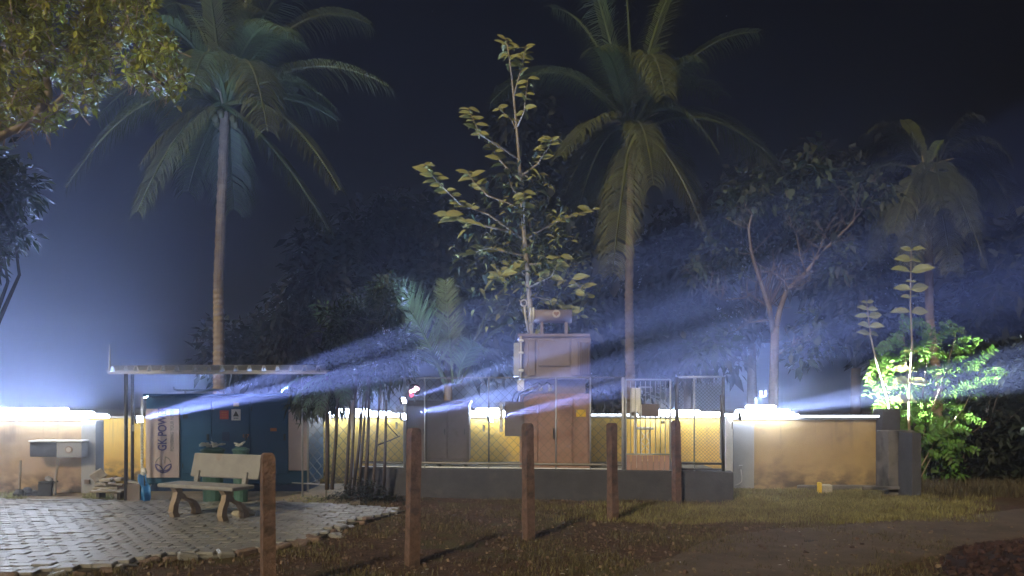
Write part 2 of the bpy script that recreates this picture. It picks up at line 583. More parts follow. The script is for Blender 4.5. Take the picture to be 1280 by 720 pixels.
# stained end pillar and the dark stone slab beside it
t = empty("gate_pillar", P(1118, 620, 15.1) * 1.0, label="soot stained grey pillar ending the ochre wall with a dark slab edge", cat="pillar")
t.location = (0, 0, 0)
MB().box(((1102 - 640) / FPX * 15.3 + .15, 15.42, .77), (.34, .4, 1.62), bev=.01).build("upper_block", M['darkstone'], t)
MB().box(((1121 - 640) / FPX * 14.9, 14.95, .58), (.50, .5, 1.2), bev=.015).build("body", M['stained'], t)
MB().box(((1139.5 - 640) / FPX * 14.35, 14.42, .58), (.17, .5, 1.17), bev=.01).build("front_slab", M['darkstone'], t)
MB().box(((1117 - 640) / FPX * 14.5, 14.65, .13), (1.0, .08, .06), bev=.01).build("footing_rail", M['stained'], t)
# yellow kilometre-like marker
t = empty("marker_stone", G(1027, 617), label="short marker block with a bright yellow face at the foot of the ochre wall", cat="marker")
MB().box((-.04, 0, .09), (.055, .1, .24), bev=.008).build("yellow_face", M['yellowp'], t)
MB().box((.09, .03, .07), (.2, .14, .2), bev=.02).build("block", M['rubble'], t)


# ------------------------------------------------------------------ lit battens on the wall tops and mostly added floodlights
def batten(x0, x1, Y, z, h, m, label, dy=-.13, up=0, upc=(.32, .47, 1.0)):
    t = empty("light_batten", ((x0 + x1) / 2, Y + dy, z), label=label, cat="light", group="lit battens along the wall tops")
    L = x1 - x0
    nt3 = 1 if h < .06 else 3        # stacked tubes of unequal length, imitating the glare's height and taper
    r3 = h / (2 * nt3)
    for k in range(nt3):
        a_ = -L / 2 + (.0, .12, .45)[k] * min(1, L / 2.2) * (0 if k == 0 else 1); b_ = L / 2 - (.0, .28, .75)[k] * min(1, L / 2.2)
        MB().tube([(a_, 0, .012 + r3 * (2 * k + 1)), (a_ + .03, 0, .012 + r3 * (2 * k + 1)), (b_ - .03, 0, .012 + r3 * (2 * k + 1)), (b_, 0, .012 + r3 * (2 * k + 1))],
                  [r3 * .5, r3 * .96, r3 * .96, r3 * .5], 10).build("tube", m, t, smooth=True)
    MB().box((0, 0.045, h * .5), (L - .1, .03, .02)).build("channel", M['galv'], t)
    for k in range(max(2, int(L / .8))):
        MB().box((-L / 2 + .15 + k * (L - .3) / max(1, int(L / .8) - 1), .07, .01), (.03, .10, .02)).build("bracket", M['galv'], t)
    if up:
        ld = bpy.data.lights.new("mist_fill_light", 'AREA'); ld.shape = 'RECTANGLE'; ld.size = L * .95; ld.size_y = .05  # hidden area lamp added to make the mist glow above the wall
        ld.energy = up; ld.color = upc; ld.spread = math.radians(150)
        lo = bpy.data.objects.new("mist_fill_light", ld); COL.objects.link(lo); lo.parent = t
        lo.location = (0, 0, h + .03); lo.rotation_euler = (PI + math.radians(18), 0, 0)
    return t


batten(-15.5, xl1 + .55, YL, WT + .03, .20, M['tube'], "thick glaring white light batten along the top of the far left wall", up=3800)
batten(xl1 + .75, -7.6 + .9, YB, WT + .03, .19, M['tube'], "light batten on the yellow wall just left of the blue generator", up=2200)
batten(-4.3, -2.27, YB, WT + .03, .15, M['tube'], "light batten on the yellow wall behind the leaning palm stems", up=600)
batten(-.98, .1, YB, WT + .03, .17, M['tube'], "short light batten on the yellow wall between grey cabinet and transformer", up=300)
batten(1.55, 2.5, YB, WT + .03, .05, M['tubew'], "thin light batten on the yellow wall between transformer and gate")
batten(2.6, 4.62, YB, WT + .03, .13, M['tube'], "light batten seen through the gate and the right mesh panel", up=150)
batten(xr0 - .05, (995 - 640) / FPX * YR, YR, WT + .03, .24, M['tube'], "thickest glaring batten at the left end of the ochre wall", up=350)
batten((996 - 640) / FPX * YR, xr1 - .02, YR, WT + .03, .045, M['tubew'], "thin pale light batten along the right part of the ochre wall")


def aim_light(name, kind, loc, direction, energy, color, parent=None, size=.05, cone=None, blend=.6):
    ld = bpy.data.lights.new(name, kind)
    ld.energy = energy; ld.color = color; ld.shadow_soft_size = size
    if kind == 'SPOT':
        ld.spot_size = math.radians(cone); ld.spot_blend = blend
    o = bpy.data.objects.new(name, ld)
    COL.objects.link(o)
    o.location = loc
    if direction is not None:
        o.rotation_euler = Vector(direction).to_track_quat('-Z', 'Y').to_euler()
    if parent: o.parent = parent
    return o


BLUE = (.28, .38, 1.0)
COOL = (.50, .66, 1.0)
def floodlight(loc, heads, label):
    t = empty("floodlight", loc, label=label, cat="floodlight", group="floodlights on walls and fence posts")
    MB().tube([(0, 0, -.04), (0, 0, .08)], .018, 8).build("stand", M['galv'], t)
    for (dr, en, cone, colr) in heads:
        dr = Vector(dr).normalized()
        rot = dr.to_track_quat('-Z', 'Y').to_matrix()
        c = Vector((0, 0, .15)) + dr * .12
        MB().box(c, (.17, .13, .05), rot, bev=.012).build("lamp_body", M['darkst'], t)
        MB().box(c + dr * .03, (.14, .10, .008), rot).build("lamp_glass", M['tube'], t)
        aim_light("flood_beam", 'SPOT', c + dr * .06, dr, en, colr, t, .04, cone)
    return t


z_f = WT + .10  # added fixtures except the shrub one; beams imitate lens streaks and glow
floodlight((-6.90, 14.50, 1.22), [((.93, -.30, .17), 900000, 6, BLUE), ((.93, -.25, .26), 700000, 5, BLUE)], "added floodlight on the thin dark pole left of the generator, imitating lens streaks")
floodlight((-7.55, 16.6, z_f + .05), [((-.1, -.3, 1), 1500, 120, BLUE)], "added floodlight at the left rear corner of the generator to brighten the mist")
floodlight((-2.05, 14.12, 1.28), [((.95, -.30, .22), 900000, 7, BLUE), ((.95, -.22, .16), 800000, 5, BLUE)], "added floodlight on the fence post left of the taupe cabinet, imitating lens streaks")
floodlight((-2.05, 14.12, 1.55), [((.93, -.26, .30), 550000, 6, BLUE)], "added upper floodlight on the post left of the taupe cabinet, imitating a lens streak")
floodlight((-.50, 13.95, 1.24), [((.95, -.30, .24), 950000, 6, BLUE), ((.95, -.24, .18), 700000, 4, BLUE)], "added floodlight on the fence post left of the transformer, imitating lens streaks")
floodlight((3.72, 13.42, 1.30), [((.95, -.28, .23), 1400000, 6, (.36, .48, 1)), ((.95, -.20, .15), 2300000, 8, (.4, .52, 1))], "added floodlight on the corner post of the fine mesh panel, imitating lens streaks")
floodlight((4.7, 15.3, z_f + .25), [((.95, .20, .055), 30000, 27, (.85, .92, 1))], "floodlight on the left end of the ochre wall aimed at the shrub")


# ------------------------------------------------------------------ haze: one closed box of even mist
hm = bpy.data.materials.new("night_mist"); hm.use_nodes = True
n = hm.node_tree; n.nodes.clear()
pv = n.nodes.new("ShaderNodeVolumePrincipled")
pv.inputs['Color'].default_value = (.92, .94, 1, 1)
pv.inputs['Density'].default_value = HAZE_DENSITY
pv.inputs['Anisotropy'].default_value = HAZE_G
oo = n.nodes.new("ShaderNodeOutputMaterial"); n.links.new(pv.outputs[0], oo.inputs['Volume'])
hz = MB().box((0, 0, 8.5), (330, 330, 19)).build("haze", hm, kind="stuff")


# ------------------------------------------------------------------ granite posts in the foreground
posts = [(335, 741, 1.27, .115, "nearest reddish granite post, in front of the bench on the yard edge"),
         (515, 705, 1.45, .122, "second reddish granite post at the right tip of the paved yard"),
         (661, 675, 1.46, .115, "middle reddish granite post, in front of the transformer"),
         (766, 651, 1.42, .118, "fourth reddish granite post, just left of the barred gate"),
         (846, 629, 1.41, .118, "farthest reddish granite post, standing against the dark plinth")]
for i, (px, py, h, wd, lab) in enumerate(posts):
    p = G(px, py)
    q = MB()
    rr = random.Random(i + 2)
    V = []
    levels = [(-.3, 1), (.3, 1), (.7, .97), (1.1, .98), (h - .05, .96), (h - .015, .85), (h, .6)]
    for z, s_ in levels:
        for (ax, ay) in ((-.5, -.5), (.5, -.5), (.5, .5), (-.5, .5)):
            V.append(((ax * wd * s_) + rr.uniform(-.005, .005), (ay * wd * s_) + rr.uniform(-.005, .005), z))
    F = [(0, 3, 2, 1)]
    for k in range(len(levels) - 1):
        for j in range(4):
            a = k * 4 + j; c = k * 4 + (j + 1) % 4
            F.append((a, c, c + 4, a + 4))
    e = (len(levels) - 1) * 4
    F.append((e, e + 1, e + 2, e + 3))
    q.add(V, F)
    o = q.build("stone_post", M['granite'], label=lab, cat="post", group="row of granite fence posts")
    o.location = (p.x, p.y, 0)
    o.rotation_euler = (rr.uniform(-.012, .012), rr.uniform(-.02, .015), math.radians(rr.uniform(24, 34)))


# ------------------------------------------------------------------ concrete bench
def bench():
    t = empty("garden_bench", G(262, 651), math.radians(-24), label="pale concrete garden bench with a slab backrest on the cobbled yard", cat="bench")
    t.location.z = .055
    # local: x along the seat, -y front
    MB().box((-.02, -.06, .455), (1.42, .44, .055), bev=.012).build("seat", M['concrete'], t)
    R_ = Matrix.Rotation(math.radians(-14), 3, 'X')
    MB().box((.06, .27, .72), (1.30, .05, .36), R_, bev=.012).build("backrest", M['concrete'], t)
    def scroll(x):
        q = MB()
        prof_f = [(-.20, 0), (-.235, .08), (-.22, .18), (-.17, .28), (-.15, .36), (-.19, .43)]
        prof_r = [(.20, 0), (.19, .09), (.13, .18), (.03, .24), (-.08, .27), (-.12, .33)]
        for prof, ww in ((prof_f, (.055, .05, .045, .045, .05, .07)), (prof_r, (.06, .05, .045, .045, .05, .05))):
            V = []; F = []
            for k, (y, z) in enumerate(prof):
                hw = ww[k]
                V += [(x - .045, y - hw, z), (x + .045, y - hw, z), (x + .045, y + hw, z), (x - .045, y + hw, z)]
            for k in range(len(prof) - 1):
                for j in range(4):
                    a = k * 4 + j; c = k * 4 + (j + 1) % 4
                    F.append((a, c, c + 4, a + 4))
            F += [(3, 2, 1, 0), tuple(len(V) - 4 + k for k in range(4))]
            q.add(V, F)
        q.build("leg", M['concretew'], t)
        MB().box((x + .02, .20, .53), (.08, .06, .24), Matrix.Rotation(math.radians(-10), 3, 'X'), bev=.01).build("back_support", M['concrete'], t)
    scroll(-.46); scroll(.46)


bench()


# ------------------------------------------------------------------ text helper
def text_mesh(body, size, material, name, extrude=.002):
    cu = bpy.data.curves.new("tmp_text", 'FONT')
    cu.body = body; cu.size = size; cu.extrude = extrude
    cu.align_x = 'LEFT'; cu.align_y = 'CENTER'
    cu.offset = size * .02
    ob = bpy.data.objects.new("tmp_text", cu)
    COL.objects.link(ob)
    dg = bpy.context.evaluated_depsgraph_get()
    me = bpy.data.meshes.new_from_object(ob.evaluated_get(dg))
    bpy.data.objects.remove(ob)
    me.name = name
    me.materials.clear(); me.materials.append(material)
    return me


def ring_arc(cx_, cz_, r0, r1, a0, a1, y, n=24, taper=False):
    V = []; F = []
    for k in range(n + 1):
        f = k / n
        a = math.radians(a0 + (a1 - a0) * f)
        q_ = 1.0
        if taper: q_ = math.sin(PI * min(max(f, .03), .97)) ** .6
        mid = (r0 + r1) / 2; hw = (r1 - r0) / 2 * q_
        for rr in (mid - hw, mid + hw):
            V.append((cx_ + rr * math.cos(a), y, cz_ + rr * math.sin(a)))
    for k in range(n):
        F.append((2 * k, 2 * k + 2, 2 * k + 3, 2 * k + 1))
    return V, F


# ------------------------------------------------------------------ generator in its blue canopy
YG = 15.0
sc = YG / FPX
gx0, gx1 = (181 - 640) * sc, (386 - 640) * sc
gz1 = CAM_H + 5 * sc; gz0 = CAM_H - 106 * sc
gen = empty("generator", ((gx0 + gx1) / 2, YG, 0), label="blue canopied diesel generator with white end panel under a corrugated roof", cat="generator")
def gl(px, py, dy=0.0):
    p = P(px, py, YG); return Vector((p.x - gen.location.x, dy, p.z))
gw = gx1 - gx0
MB().box((0, .62, (gz0 + gz1) / 2), (gw - .02, 1.2, gz1 - gz0), bev=.03).build("canopy_body", M['blue'], gen)
MB().box((0, .62, gz0 / 2 + .01), (gw - .15, 1.1, gz0 - .02), bev=.01).build("skid_base", M['blued'], gen)
MB().box((0, .60, gz1 + .02), (gw + .04, 1.3, .045), bev=.015).build("roof_lip", M['blue'], gen)
for (a, c) in ((228, 264), (266, 312), (314, 360)):      # canopy doors, proud of the body, with handle and hinges
    p0 = gl(a, 501); p1 = gl(c, 592)
    dd = MB().box(((p0.x + p1.x) / 2, .008, (p0.z + p1.z) / 2), (p1.x - p0.x, .03, p0.z - p1.z), bev=.008).build("door", M['blue'], gen)
    MB().box((p1.x - .06, -.018, (p0.z + p1.z) / 2), (.035, .03, .12), bev=.006).build("handle", M['darkst'], dd)
    for zz in (p0.z - .15, p1.z + .15):
        MB().tube([(p0.x + .01, -.012, zz - .04), (p0.x + .01, -.012, zz + .04)], .01, 8).build("hinge", M['darkst'], dd)
p0 = gl(183, 511); p1 = gl(224.5, 597)
pnl = MB().box(((p0.x + p1.x) / 2, -.0, (p0.z + p1.z) / 2), (p1.x - p0.x, .05, p0.z - p1.z), bev=.006).build("end_panel", M['pink'], gen)
yy = -.029
me = text_mesh("GK POWER", .205, M['ink'], "lettering")
o = link("lettering", me, pnl, (gl(204.2, 563.5).x, yy, gl(204, 563.5).z), (PI / 2, -PI / 2, 0)); o.scale = (.80, 1.12, 1)
me = text_mesh("POWERING YOUR NEEDS", .068, M['inkg'], "lettering")
o = link("lettering", me, pnl, (gl(216, 564).x, yy, gl(216, 564).z), (PI / 2, -PI / 2, 0)); o.scale = (1.02, 1.25, 1)
c = gl(205, 580.5)
q = MB()
R0 = 10.2 * sc
for (a0, a1) in ((115, 170),):
    q.add(*ring_arc(c.x, c.z, R0 * .90, R0 * 1.02, a0, a1, yy))
q.add(*ring_arc(c.x, c.z, R0 * .90, R0 * 1.02, 20, 75, yy))
q.add([(c.x + .02, yy, c.z + .02), (c.x + .035, yy, c.z + .02), (c.x + .045, yy, c.z + R0 * .95), (c.x + .03, yy, c.z + R0)], [(0, 1, 2, 3)])
q.build("emblem_arc", M['inkg'], pnl)
q = MB()
q.add(*ring_arc(c.x, c.z, R0 * .88, R0 * 1.06, 190, 350, yy))
for s_ in (-1, 1):
    q.add(*ring_arc(c.x + s_ * R0 * 1.0, c.z - R0 * .95, R0 * .90, R0 * 1.06, 90 if s_ > 0 else 90, 180 if s_ > 0 else 0, yy - .001))
    q.add(*ring_arc(c.x + s_ * R0 * .12, c.z + R0 * .12, R0 * .80, R0 * .93, 270, 270 + s_ * 80, yy - .002))
q.build("emblem_leaves", M['ink'], pnl)
p0 = gl(361, 512); p1 = gl(385, 588)
pn2 = MB().box(((p0.x + p1.x) / 2, 0, (p0.z + p1.z) / 2), (p1.x - p0.x, .05, p0.z - p1.z), bev=.006).build("end_panel", M['pink'], gen)
me = text_mesh("LAS", .16, M['inkg'], "lettering")
link("lettering", me, pn2, (gl(374, 531).x, yy, gl(374, 531).z), (PI / 2, -PI / 2, 0))
def sticker(px0, py0, px1, py1, m, name="sticker", y=-.0115):
    a = gl(px0, py0); c_ = gl(px1, py1)
    return MB().box(((a.x + c_.x) / 2, y, (a.z + c_.z) / 2), (c_.x - a.x, .004, a.z - c_.z)).build(name, m, gen)
s1 = sticker(275, 513, 286, 524, M['red']); s2 = sticker(289.5, 511.5, 301, 525.5, M['whitep']); sticker(292, 503.5, 299, 508, M['yellowp'])
q = MB()
for k in range(3):
    a = gl(277, 515.5 + k * 3); c_ = gl(284, 516.6 + k * 3)
    q.box(((a.x + c_.x) / 2, -.0145, a.z), (c_.x - a.x, .002, .012))
q.build("print_lines", M['orange'], s1)
a = gl(295.2, 513.5); bq = gl(291.5, 520.5); cq = gl(299, 520.5)
q = MB().add([(a.x, -.0145, a.z), (bq.x, -.0145, bq.z), (cq.x, -.0145, cq.z)], [(0, 1, 2)])
a = gl(292, 522); q.box((gl(295.3, 522.6).x, -.0145, gl(295, 522.6).z), (.09, .002, .014))
q.build("warning_triangle", M['black'], s2)
link("lettering", text_mesh("137", .085, M['orange'], "lettering"), gen, (gl(303, 545).x, -.0125, gl(303, 545).z), (PI / 2, 0, 0))
sticker(229, 518, 235, 523, M['black'], "latch"); sticker(278, 540, 287, 551, M['blued'], "latch")
sticker(338, 535, 346, 539, M['orange'], "sticker")
# exhaust and pipe work on top
q = MB()
q.tube([gl(203, 483, .5), gl(204, 486, .5), gl(208, 487, .5), gl(266, 487, .5)], .018, 8)
q.tube([gl(218, 487, .5), gl(218, 496, .5)], .015, 8)
q.tube([gl(260, 487, .5), gl(258, 496, .5)], .015, 8)
q.build("fuel_pipe", M['galv'], gen, smooth=True)
q = MB(); q.tube([gl(290, 495, .4), gl(290, 491.5, .4)], [.1, .08], 12)
q.build("filler_cap", M['blue'], gen, smooth=False)
q = MB(); q.tube([gl(281, 459, .3), gl(282, 470, .3), gl(279.5, 480, .3), gl(280, 486, .3), gl(284, 491, .3)], .012, 6)
q.build("cable", M['whitep'], gen, smooth=True)

# corrugated roof over the generator
roof = empty("shelter_roof", (0, 14.1, 0), label="white corrugated sheet roof on thin poles over the blue generator", cat="roof")
YF = 13.9
scf = YF / FPX
def rl(px, py, Y): p = P(px, py, Y); return Vector((p.x, p.y - 14.1, p.z))
def corr(px0, px1, name):
    x0, x1 = rl(px0, 0, YF).x, rl(px1, 0, YF).x
    pitch = .237
    pts = []
    x = x0
    while x < x1:
        for (dx, dz) in ((0, 0), (.05, .0), (.08, .085), (.125, .085), (.155, 0)):
            if x + dx <= x1: pts.append((x + dx, dz))
        x += pitch
    pts.append((x1, 0))
    V = []; F = []
    zf = rl(0, 463, YF).z
    for (dy, dz) in ((0, 0), (1.0, .05), (2.9, .14)):
        for (x, z) in pts:
            V.append((x, YF - 14.1 + dy, zf + z + dz))
    m_ = len(pts)
    for k in range(2):
        for i in range(m_ - 1):
            a = k * m_ + i
            F.append((a, a + 1, a + 1 + m_, a + m_))
    q = MB(); q.add(V, F)
    o = q.build(name, M['roofm'], roof)
    md = o.modifiers.new("thick", 'SOLIDIFY'); md.thickness = .02
    return o
corr(133, 160.5, "corrugated_sheet"); corr(162.5, 236, "corrugated_sheet"); corr(236.5, 322, "corrugated_sheet"); corr(322.5, 409, "corrugated_sheet")
a, c = rl(134, 466, YF), rl(408, 466, YF)
MB().box(((a.x + c.x) / 2, a.y + .03, a.z), (c.x - a.x, .05, .045), bev=.005).build("front_purlin", M['roofm'], roof)
MB().box(((a.x + c.x) / 2, a.y + 2.7, a.z + .1), (c.x - a.x, .05, .05), bev=.005).build("rear_purlin", M['darkst'], roof)
for (px, pyb, Y, m_, r_) in ((157.5, 0, 13.4, M['darkst'], .032), (165.5, 0, 14.6, M['darkst'], .03), (378, 0, 14.2, M['galv'], .016), (407.5, 0, 14.2, M['galv'], .018)):
    x = (px - 640) / FPX * Y
    zt = rl(0, 465, YF).z - .03 + (Y - 13.9) * .04
    MB().tube([(x, Y - 14.1, 0), (x, Y - 14.1, zt)], r_, 8).build("pole", m_, roof, smooth=True)
q = MB().tube([rl(137, 463, YF), rl(137, 430, YF)], [.022, .012], 8)
for k in range(4): q.tube([rl(137, 461 - k * 7, YF), rl(137, 459 - k * 7, YF)], .03 - k * .003, 8)
q.build("lightning_spike", M['whitep'], roof)
x = (177.5 - 640) / FPX * 14.6
q = MB().tube([(x, .5, 0), (x, .5, 1.80)], .022, 8)
for k in range(26): q.tube([(x - .015, .48, .3 + k * .055), (x + .035, .48, .315 + k * .055)], .014, 6)
q.build("wrapped_earth_pole", M['whitep'], roof)

# ------------------------------------------------------------------ raised plinth of the transformer yard
X0 = (448 - 640) / FPX * 14.45
PL = Vector((X0, 14.45, 0)); PR = Vector(((917 - 640) / FPX * 13.6, 13.6, 0))
PZ = CAM_H - 90 * 13.6 / FPX
dirp = (PR - PL).normalized(); nrmp = Vector((-dirp.y, dirp.x, 0))
Lp = (PR - PL).length
angp = math.atan2(dirp.y, dirp.x)
Rp = Matrix.Rotation(angp, 3, 'Z')
pl = empty("raised_plinth", (0, 0, 0), kind="structure")
mid = (PL + PR) / 2
MB().box(mid + nrmp * .15 + Vector((0, 0, PZ / 2 - .02)), (Lp, .3, PZ + .04), Rp, bev=.015).build("retaining_wall", M['darkstone'], pl)
V = [PL + nrmp * .3, PR + nrmp * .3, Vector((PR.x + .05, YB, 0)), Vector((PL.x, YB, 0))]
q = MB(); q.add([(p.x, p.y, PZ - .07) for p in V] + [(p.x, p.y, -.05) for p in V], [(0, 1, 2, 3), (0, 4, 5, 1), (1, 5, 6, 2), (3, 2, 6, 7), (0, 3, 7, 4)])
q.build("yard_floor", mat("yard_gravel", (.13, .125, .09), .9, .35, 6, .6, 40), pl)


def onp(px, off=.12):
    """point on the plinth line that is seen at column px"""
    # solve for t: (PL + dirp*t + n*off).x / .y = (px-640)/f
    k = (px - 640) / FPX
    A = PL + nrmp * off
    t = (k * A.y - A.x) / (dirp.x - k * dirp.y)
    return A + dirp * t


ZT = CAM_H + 29 * 13.65 / FPX


def chain_panel(q, a, c, z0, z1, pitch, rad=.0035):
    L = (c - a).length; u = (c - a) / L; H = z1 - z0
    k = -H
    n = Vector((-u.y, u.x, 0))
    for sgn in (1, -1):
        s0 = -H
        while s0 < L:
            # line x = s0 + t, z = t (or mirrored)
            t0 = max(0, -s0); t1 = min(H, L - s0)
            if t1 > t0:
                if sgn > 0:
                    p = a + u * (s0 + t0); e = a + u * (s0 + t1)
                else:
                    p = a + u * (L - s0 - t0); e = a + u * (L - s0 - t1)
                off = n * (.003 * sgn)
                q.tube([(p.x + off.x, p.y + off.y, z0 + t0), (e.x + off.x, e.y + off.y, z0 + t1)], rad, 3, cap=False)
            s0 += pitch
    return q


fence = empty("chain_link_fence", (0, 0, 0), label="tall chain link fence around the transformer yard on the dark plinth", cat="fence")
fposts = [450, 506, 531, 611, 695, 738, 779]
for px in fposts:
    p = onp(px)
    r_ = .03 if px in (506, 779) else .014
    MB().tube([(p.x, p.y, PZ - .02), (p.x, p.y, ZT)], r_, 8).build("post", M['galv'] if px != 611 else M['wire'], fence, smooth=True)
p = onp(506); MB().tube([(p.x, p.y, ZT), (p.x - .04, p.y, ZT + .03), (p.x - .09, p.y, ZT + .03)], .014, 8).build("cable_hook", M['galv'], fence)
for (a, c) in ((450, 506), (506, 611), (611, 695), (695, 779)):
    q = chain_panel(MB(), onp(a), onp(c), PZ + .1, ZT - .02, .155)
    q.build("wire_mesh", M['wire'], fence, kind="stuff")
a, c = onp(450), onp(779)
for z, r_, nm in ((PZ + .09, .022, "bottom_rail"), (PZ + .015, .012, "lower_cable"), (ZT, .011, "top_wire")):
    MB().tube([(a.x, a.y, z), (c.x, c.y, z)], r_, 8).build(nm, M['wire'] if nm != "lower_cable" else M['galv'], fence)
# low mesh panel left of the palm stems, standing on the earth
f2 = empty("chain_link_fence", (0, 0, 0), label="coarse low chain link panel between blue generator and palm stems", cat="fence")
a = P(385, 602, 14.9); c = P(441, 602, 14.55); a.z = c.z = 0
chain_panel(MB(), a, c, .2, 1.75, .19, .005).build("wire_mesh", M['wire'], f2, kind="stuff")
for p in (a, c): MB().tube([(p.x, p.y, 0), (p.x, p.y, 1.85)], .02, 8).build("post", M['galv'], f2, smooth=True)
MB().tube([(a.x - .3, a.y, .2), (c.x - .4, c.y, .2)], .012, 6).build("bottom_rail", M['galv'], f2)

# right framed panel beside the gate
f3 = empty("mesh_panel", (0, 0, 0), label="square framed fine wire mesh panel on the plinth right of the barred gate", cat="fence")
a, c = onp(846), onp(903)
for px, r_, m_ in ((846, .035, M['darkst']), (868, .014, M['galv']), (904, .03, M['darkst'])):
    p = onp(px)
    MB().tube([(p.x, p.y, PZ - .01), (p.x, p.y, ZT)], r_, 8).build("upright", m_, f3, smooth=True)
for z, m_ in ((ZT, M['galv']), (PZ + .13, M['darkst']), (PZ + .03, M['darkst'])):
    MB().tube([(a.x, a.y, z), (c.x, c.y, z)], .02, 8).build("rail", m_, f3, smooth=True)
chain_panel(MB(), a, c, PZ + .15, ZT - .01, .062, .0028).build("wire_mesh", M['wire'], f3, kind="stuff")
# fence return from the corner to the ochre wall
c2 = Vector((xr0 - .25, YR, 0)); c0 = onp(905)
chain_panel(MB(), c0, c2, PZ + .1, ZT - .3, .1, .003).build("side_mesh", M['wire'], f3, kind="stuff")

# barred gate
gate = empty("barred_gate", (0, 0, 0), label="steel gate of upright spear bars over a low rust coloured sheet", cat="gate")
a, c = onp(782, .16), onp(838, .16)
a0 = a.copy()
gzb = CAM_H - 97 * 13.75 / FPX + .06
gzt = ZT - .04
for p, m_ in ((a, M['galv']), (c, M['galv'])):
    MB().tube([(p.x, p.y, gzb), (p.x, p.y, gzt)], .018, 8).build("stile", m_, gate, smooth=True)
for z in (gzt, gzb, gzb + .33, CAM_H - 23 * .01375):
    MB().tube([(a.x, a.y, z), (c.x, c.y, z)], .014, 8).build("rail", M['galv'], gate, smooth=True)
for k in range(1, 9):
    p = a.lerp(c, k / 9)
    q = MB().tube([(p.x, p.y, gzb + .34), (p.x, p.y, gzt - .03)], .0075, 6)
    q.tube([(p.x, p.y, 1.40), (p.x, p.y, 1.52), (p.x, p.y, 1.58)], [.008, .019, .004], 6)
    q.build("bar", M['galv'], gate, smooth=True)
for k in range(8):
    p = a.lerp(c, (k + .5) / 8)
    MB().box((p.x, p.y + .01, gzb + .165), ((c - a).length / 8 - .008, .012, .29), Rp, bev=.003).build("kick_panel", M['rustred'], gate)
p = a.lerp(c, .80); MB().box((p.x + .02, p.y - .02, 1.36), (.06, .04, .05), bev=.008).build("lock", M['darkst'], gate)
p = a.lerp(c, .55); MB().box((p.x, p.y - .02, 1.57), (.30, .02, .22), Rp, bev=.01).build("sign_plate", M['taupe'], gate)

# white meter box and lattice stand seen through the gate
mt = empty("meter_box", P(796, 600, 15.2) * 1.0, label="white electric meter box on a post seen through the gate", cat="meter box")
mt.location = (0, 0, 0)
p = P(795, 500, 15.2)
MB().box(p, (.18, .12, .46), bev=.012).build("box", M['whitep'], mt)
MB().box(P(803, 513, 15.15), (.16, .12, .22), bev=.012).build("lower_box", M['whitep'], mt)
MB().tube([(p.x, p.y + .08, PZ - .08), (p.x, p.y + .08, p.z)], .03, 8).build("post", M['whitep'], mt)
MB().tube([P(798, 484, 15.2), P(815, 484, 15.2), P(815, 490, 15.2)], .012, 8).build("pipe", M['galv'], mt)
lt = empty("lattice_stand", (0, 0, 0), label="small white cross braced stand behind the gate bars", cat="stand")
xa, xb = P(801, 0, 15.4).x, P(812, 0, 15.4).x
for x in (xa, xb): MB().tube([(x, 15.4, PZ - .08), (x, 15.4, 1.2)], .014, 6).build("leg", M['whitep'], lt)
q = MB()
for k in range(3):
    z = .55 + k * .2
    q.tube([(xa, 15.4, z), (xb, 15.4, z + .2)], .008, 5).tube([(xb, 15.41, z), (xa, 15.41, z + .2)], .008, 5)
q.build("cross_brace", M['whitep'], lt)
MB().box(((xa + xb) / 2, 15.4, 1.2), (.3, .2, .05), bev=.01).build("shelf", M['whitep'], lt)

# ------------------------------------------------------------------ transformer
YT = 14.95
tr = empty("transformer", (0, YT, 0), label="big transformer: mauve tank above a rust red cabinet with a cylinder on top", cat="transformer")
def tl(px, py, dy=0.0): p = P(px, py, YT); return Vector((p.x, dy, p.z))
def tbox(px0, py0, px1, py1, y0, y1, m, name, parent=None, bev=.01):
    a, c_ = tl(px0, py0), tl(px1, py1)
    return MB().box(((a.x + c_.x) / 2, (y0 + y1) / 2, (a.z + c_.z) / 2), (c_.x - a.x, y1 - y0, a.z - c_.z), bev=bev).build(name, m, parent or tr)
tbox(650, 492, 737, 586, .0, .9, M['rustred'], "cabinet")
for (x0_, x1_) in ((652, 672), (674, 694), (697, 715), (717, 735)):
    tbox(x0_, 497, x1_, 581, -.025, .005, M['rustred'], "cabinet_panel")
for (xa_, xb_) in ((655, 669), (700, 712)):
    for k in range(7):
        tbox(xa_, 505 + k * 3.2, xb_, 506.6 + k * 3.2, -.04, -.022, M['rustred'], "louvre_slat", bev=.003)
tbox(691, 535, 693, 548, -.06, -.02, M['darkst'], "handle", bev=.004)
tbox(720, 512, 732, 521, -.034, -.024, M['yellowp'], "plate", bev=.002)
for (xa_, ya_, xb_, yb_) in ((664, 481, 640, 503), (676, 481, 646, 503), (688, 481, 652, 505)):
    MB().tube([tl(xa_, ya_, .0), tl(xa_ - 4, ya_ - 3, -.1), tl(xb_ + 3, yb_ - 10, -.12), tl(xb_, yb_, -.02)], .014, 6).build("cable", M['darkst'], tr, smooth=True)
for k in range(6):
    tbox(724 + k * 2.2, 428, 725 + k * 2.2, 468, -.13, -.05, M['mauve'], "cooling_fin", bev=.002)
tbox(655, 473, 733, 493, .15, .7, M['mauve'], "bushing_chamber")
for x in (664, 676, 688):
    MB().tube([tl(x, 489, .05), tl(x, 486, .05), tl(x, 484, .05), tl(x, 481, .05)], [.03, .05, .03, .05], 10).build("bushing", M['cap'], tr)
tbox(649, 421, 738, 474, -.05, .85, M['mauve'], "tank")
tbox(647, 417.5, 737, 421.5, -.08, .88, M['mauve'], "lid", bev=.006)
tbox(673, 425, 712, 458, -.08, -.045, M['mauve'], "front_plate")
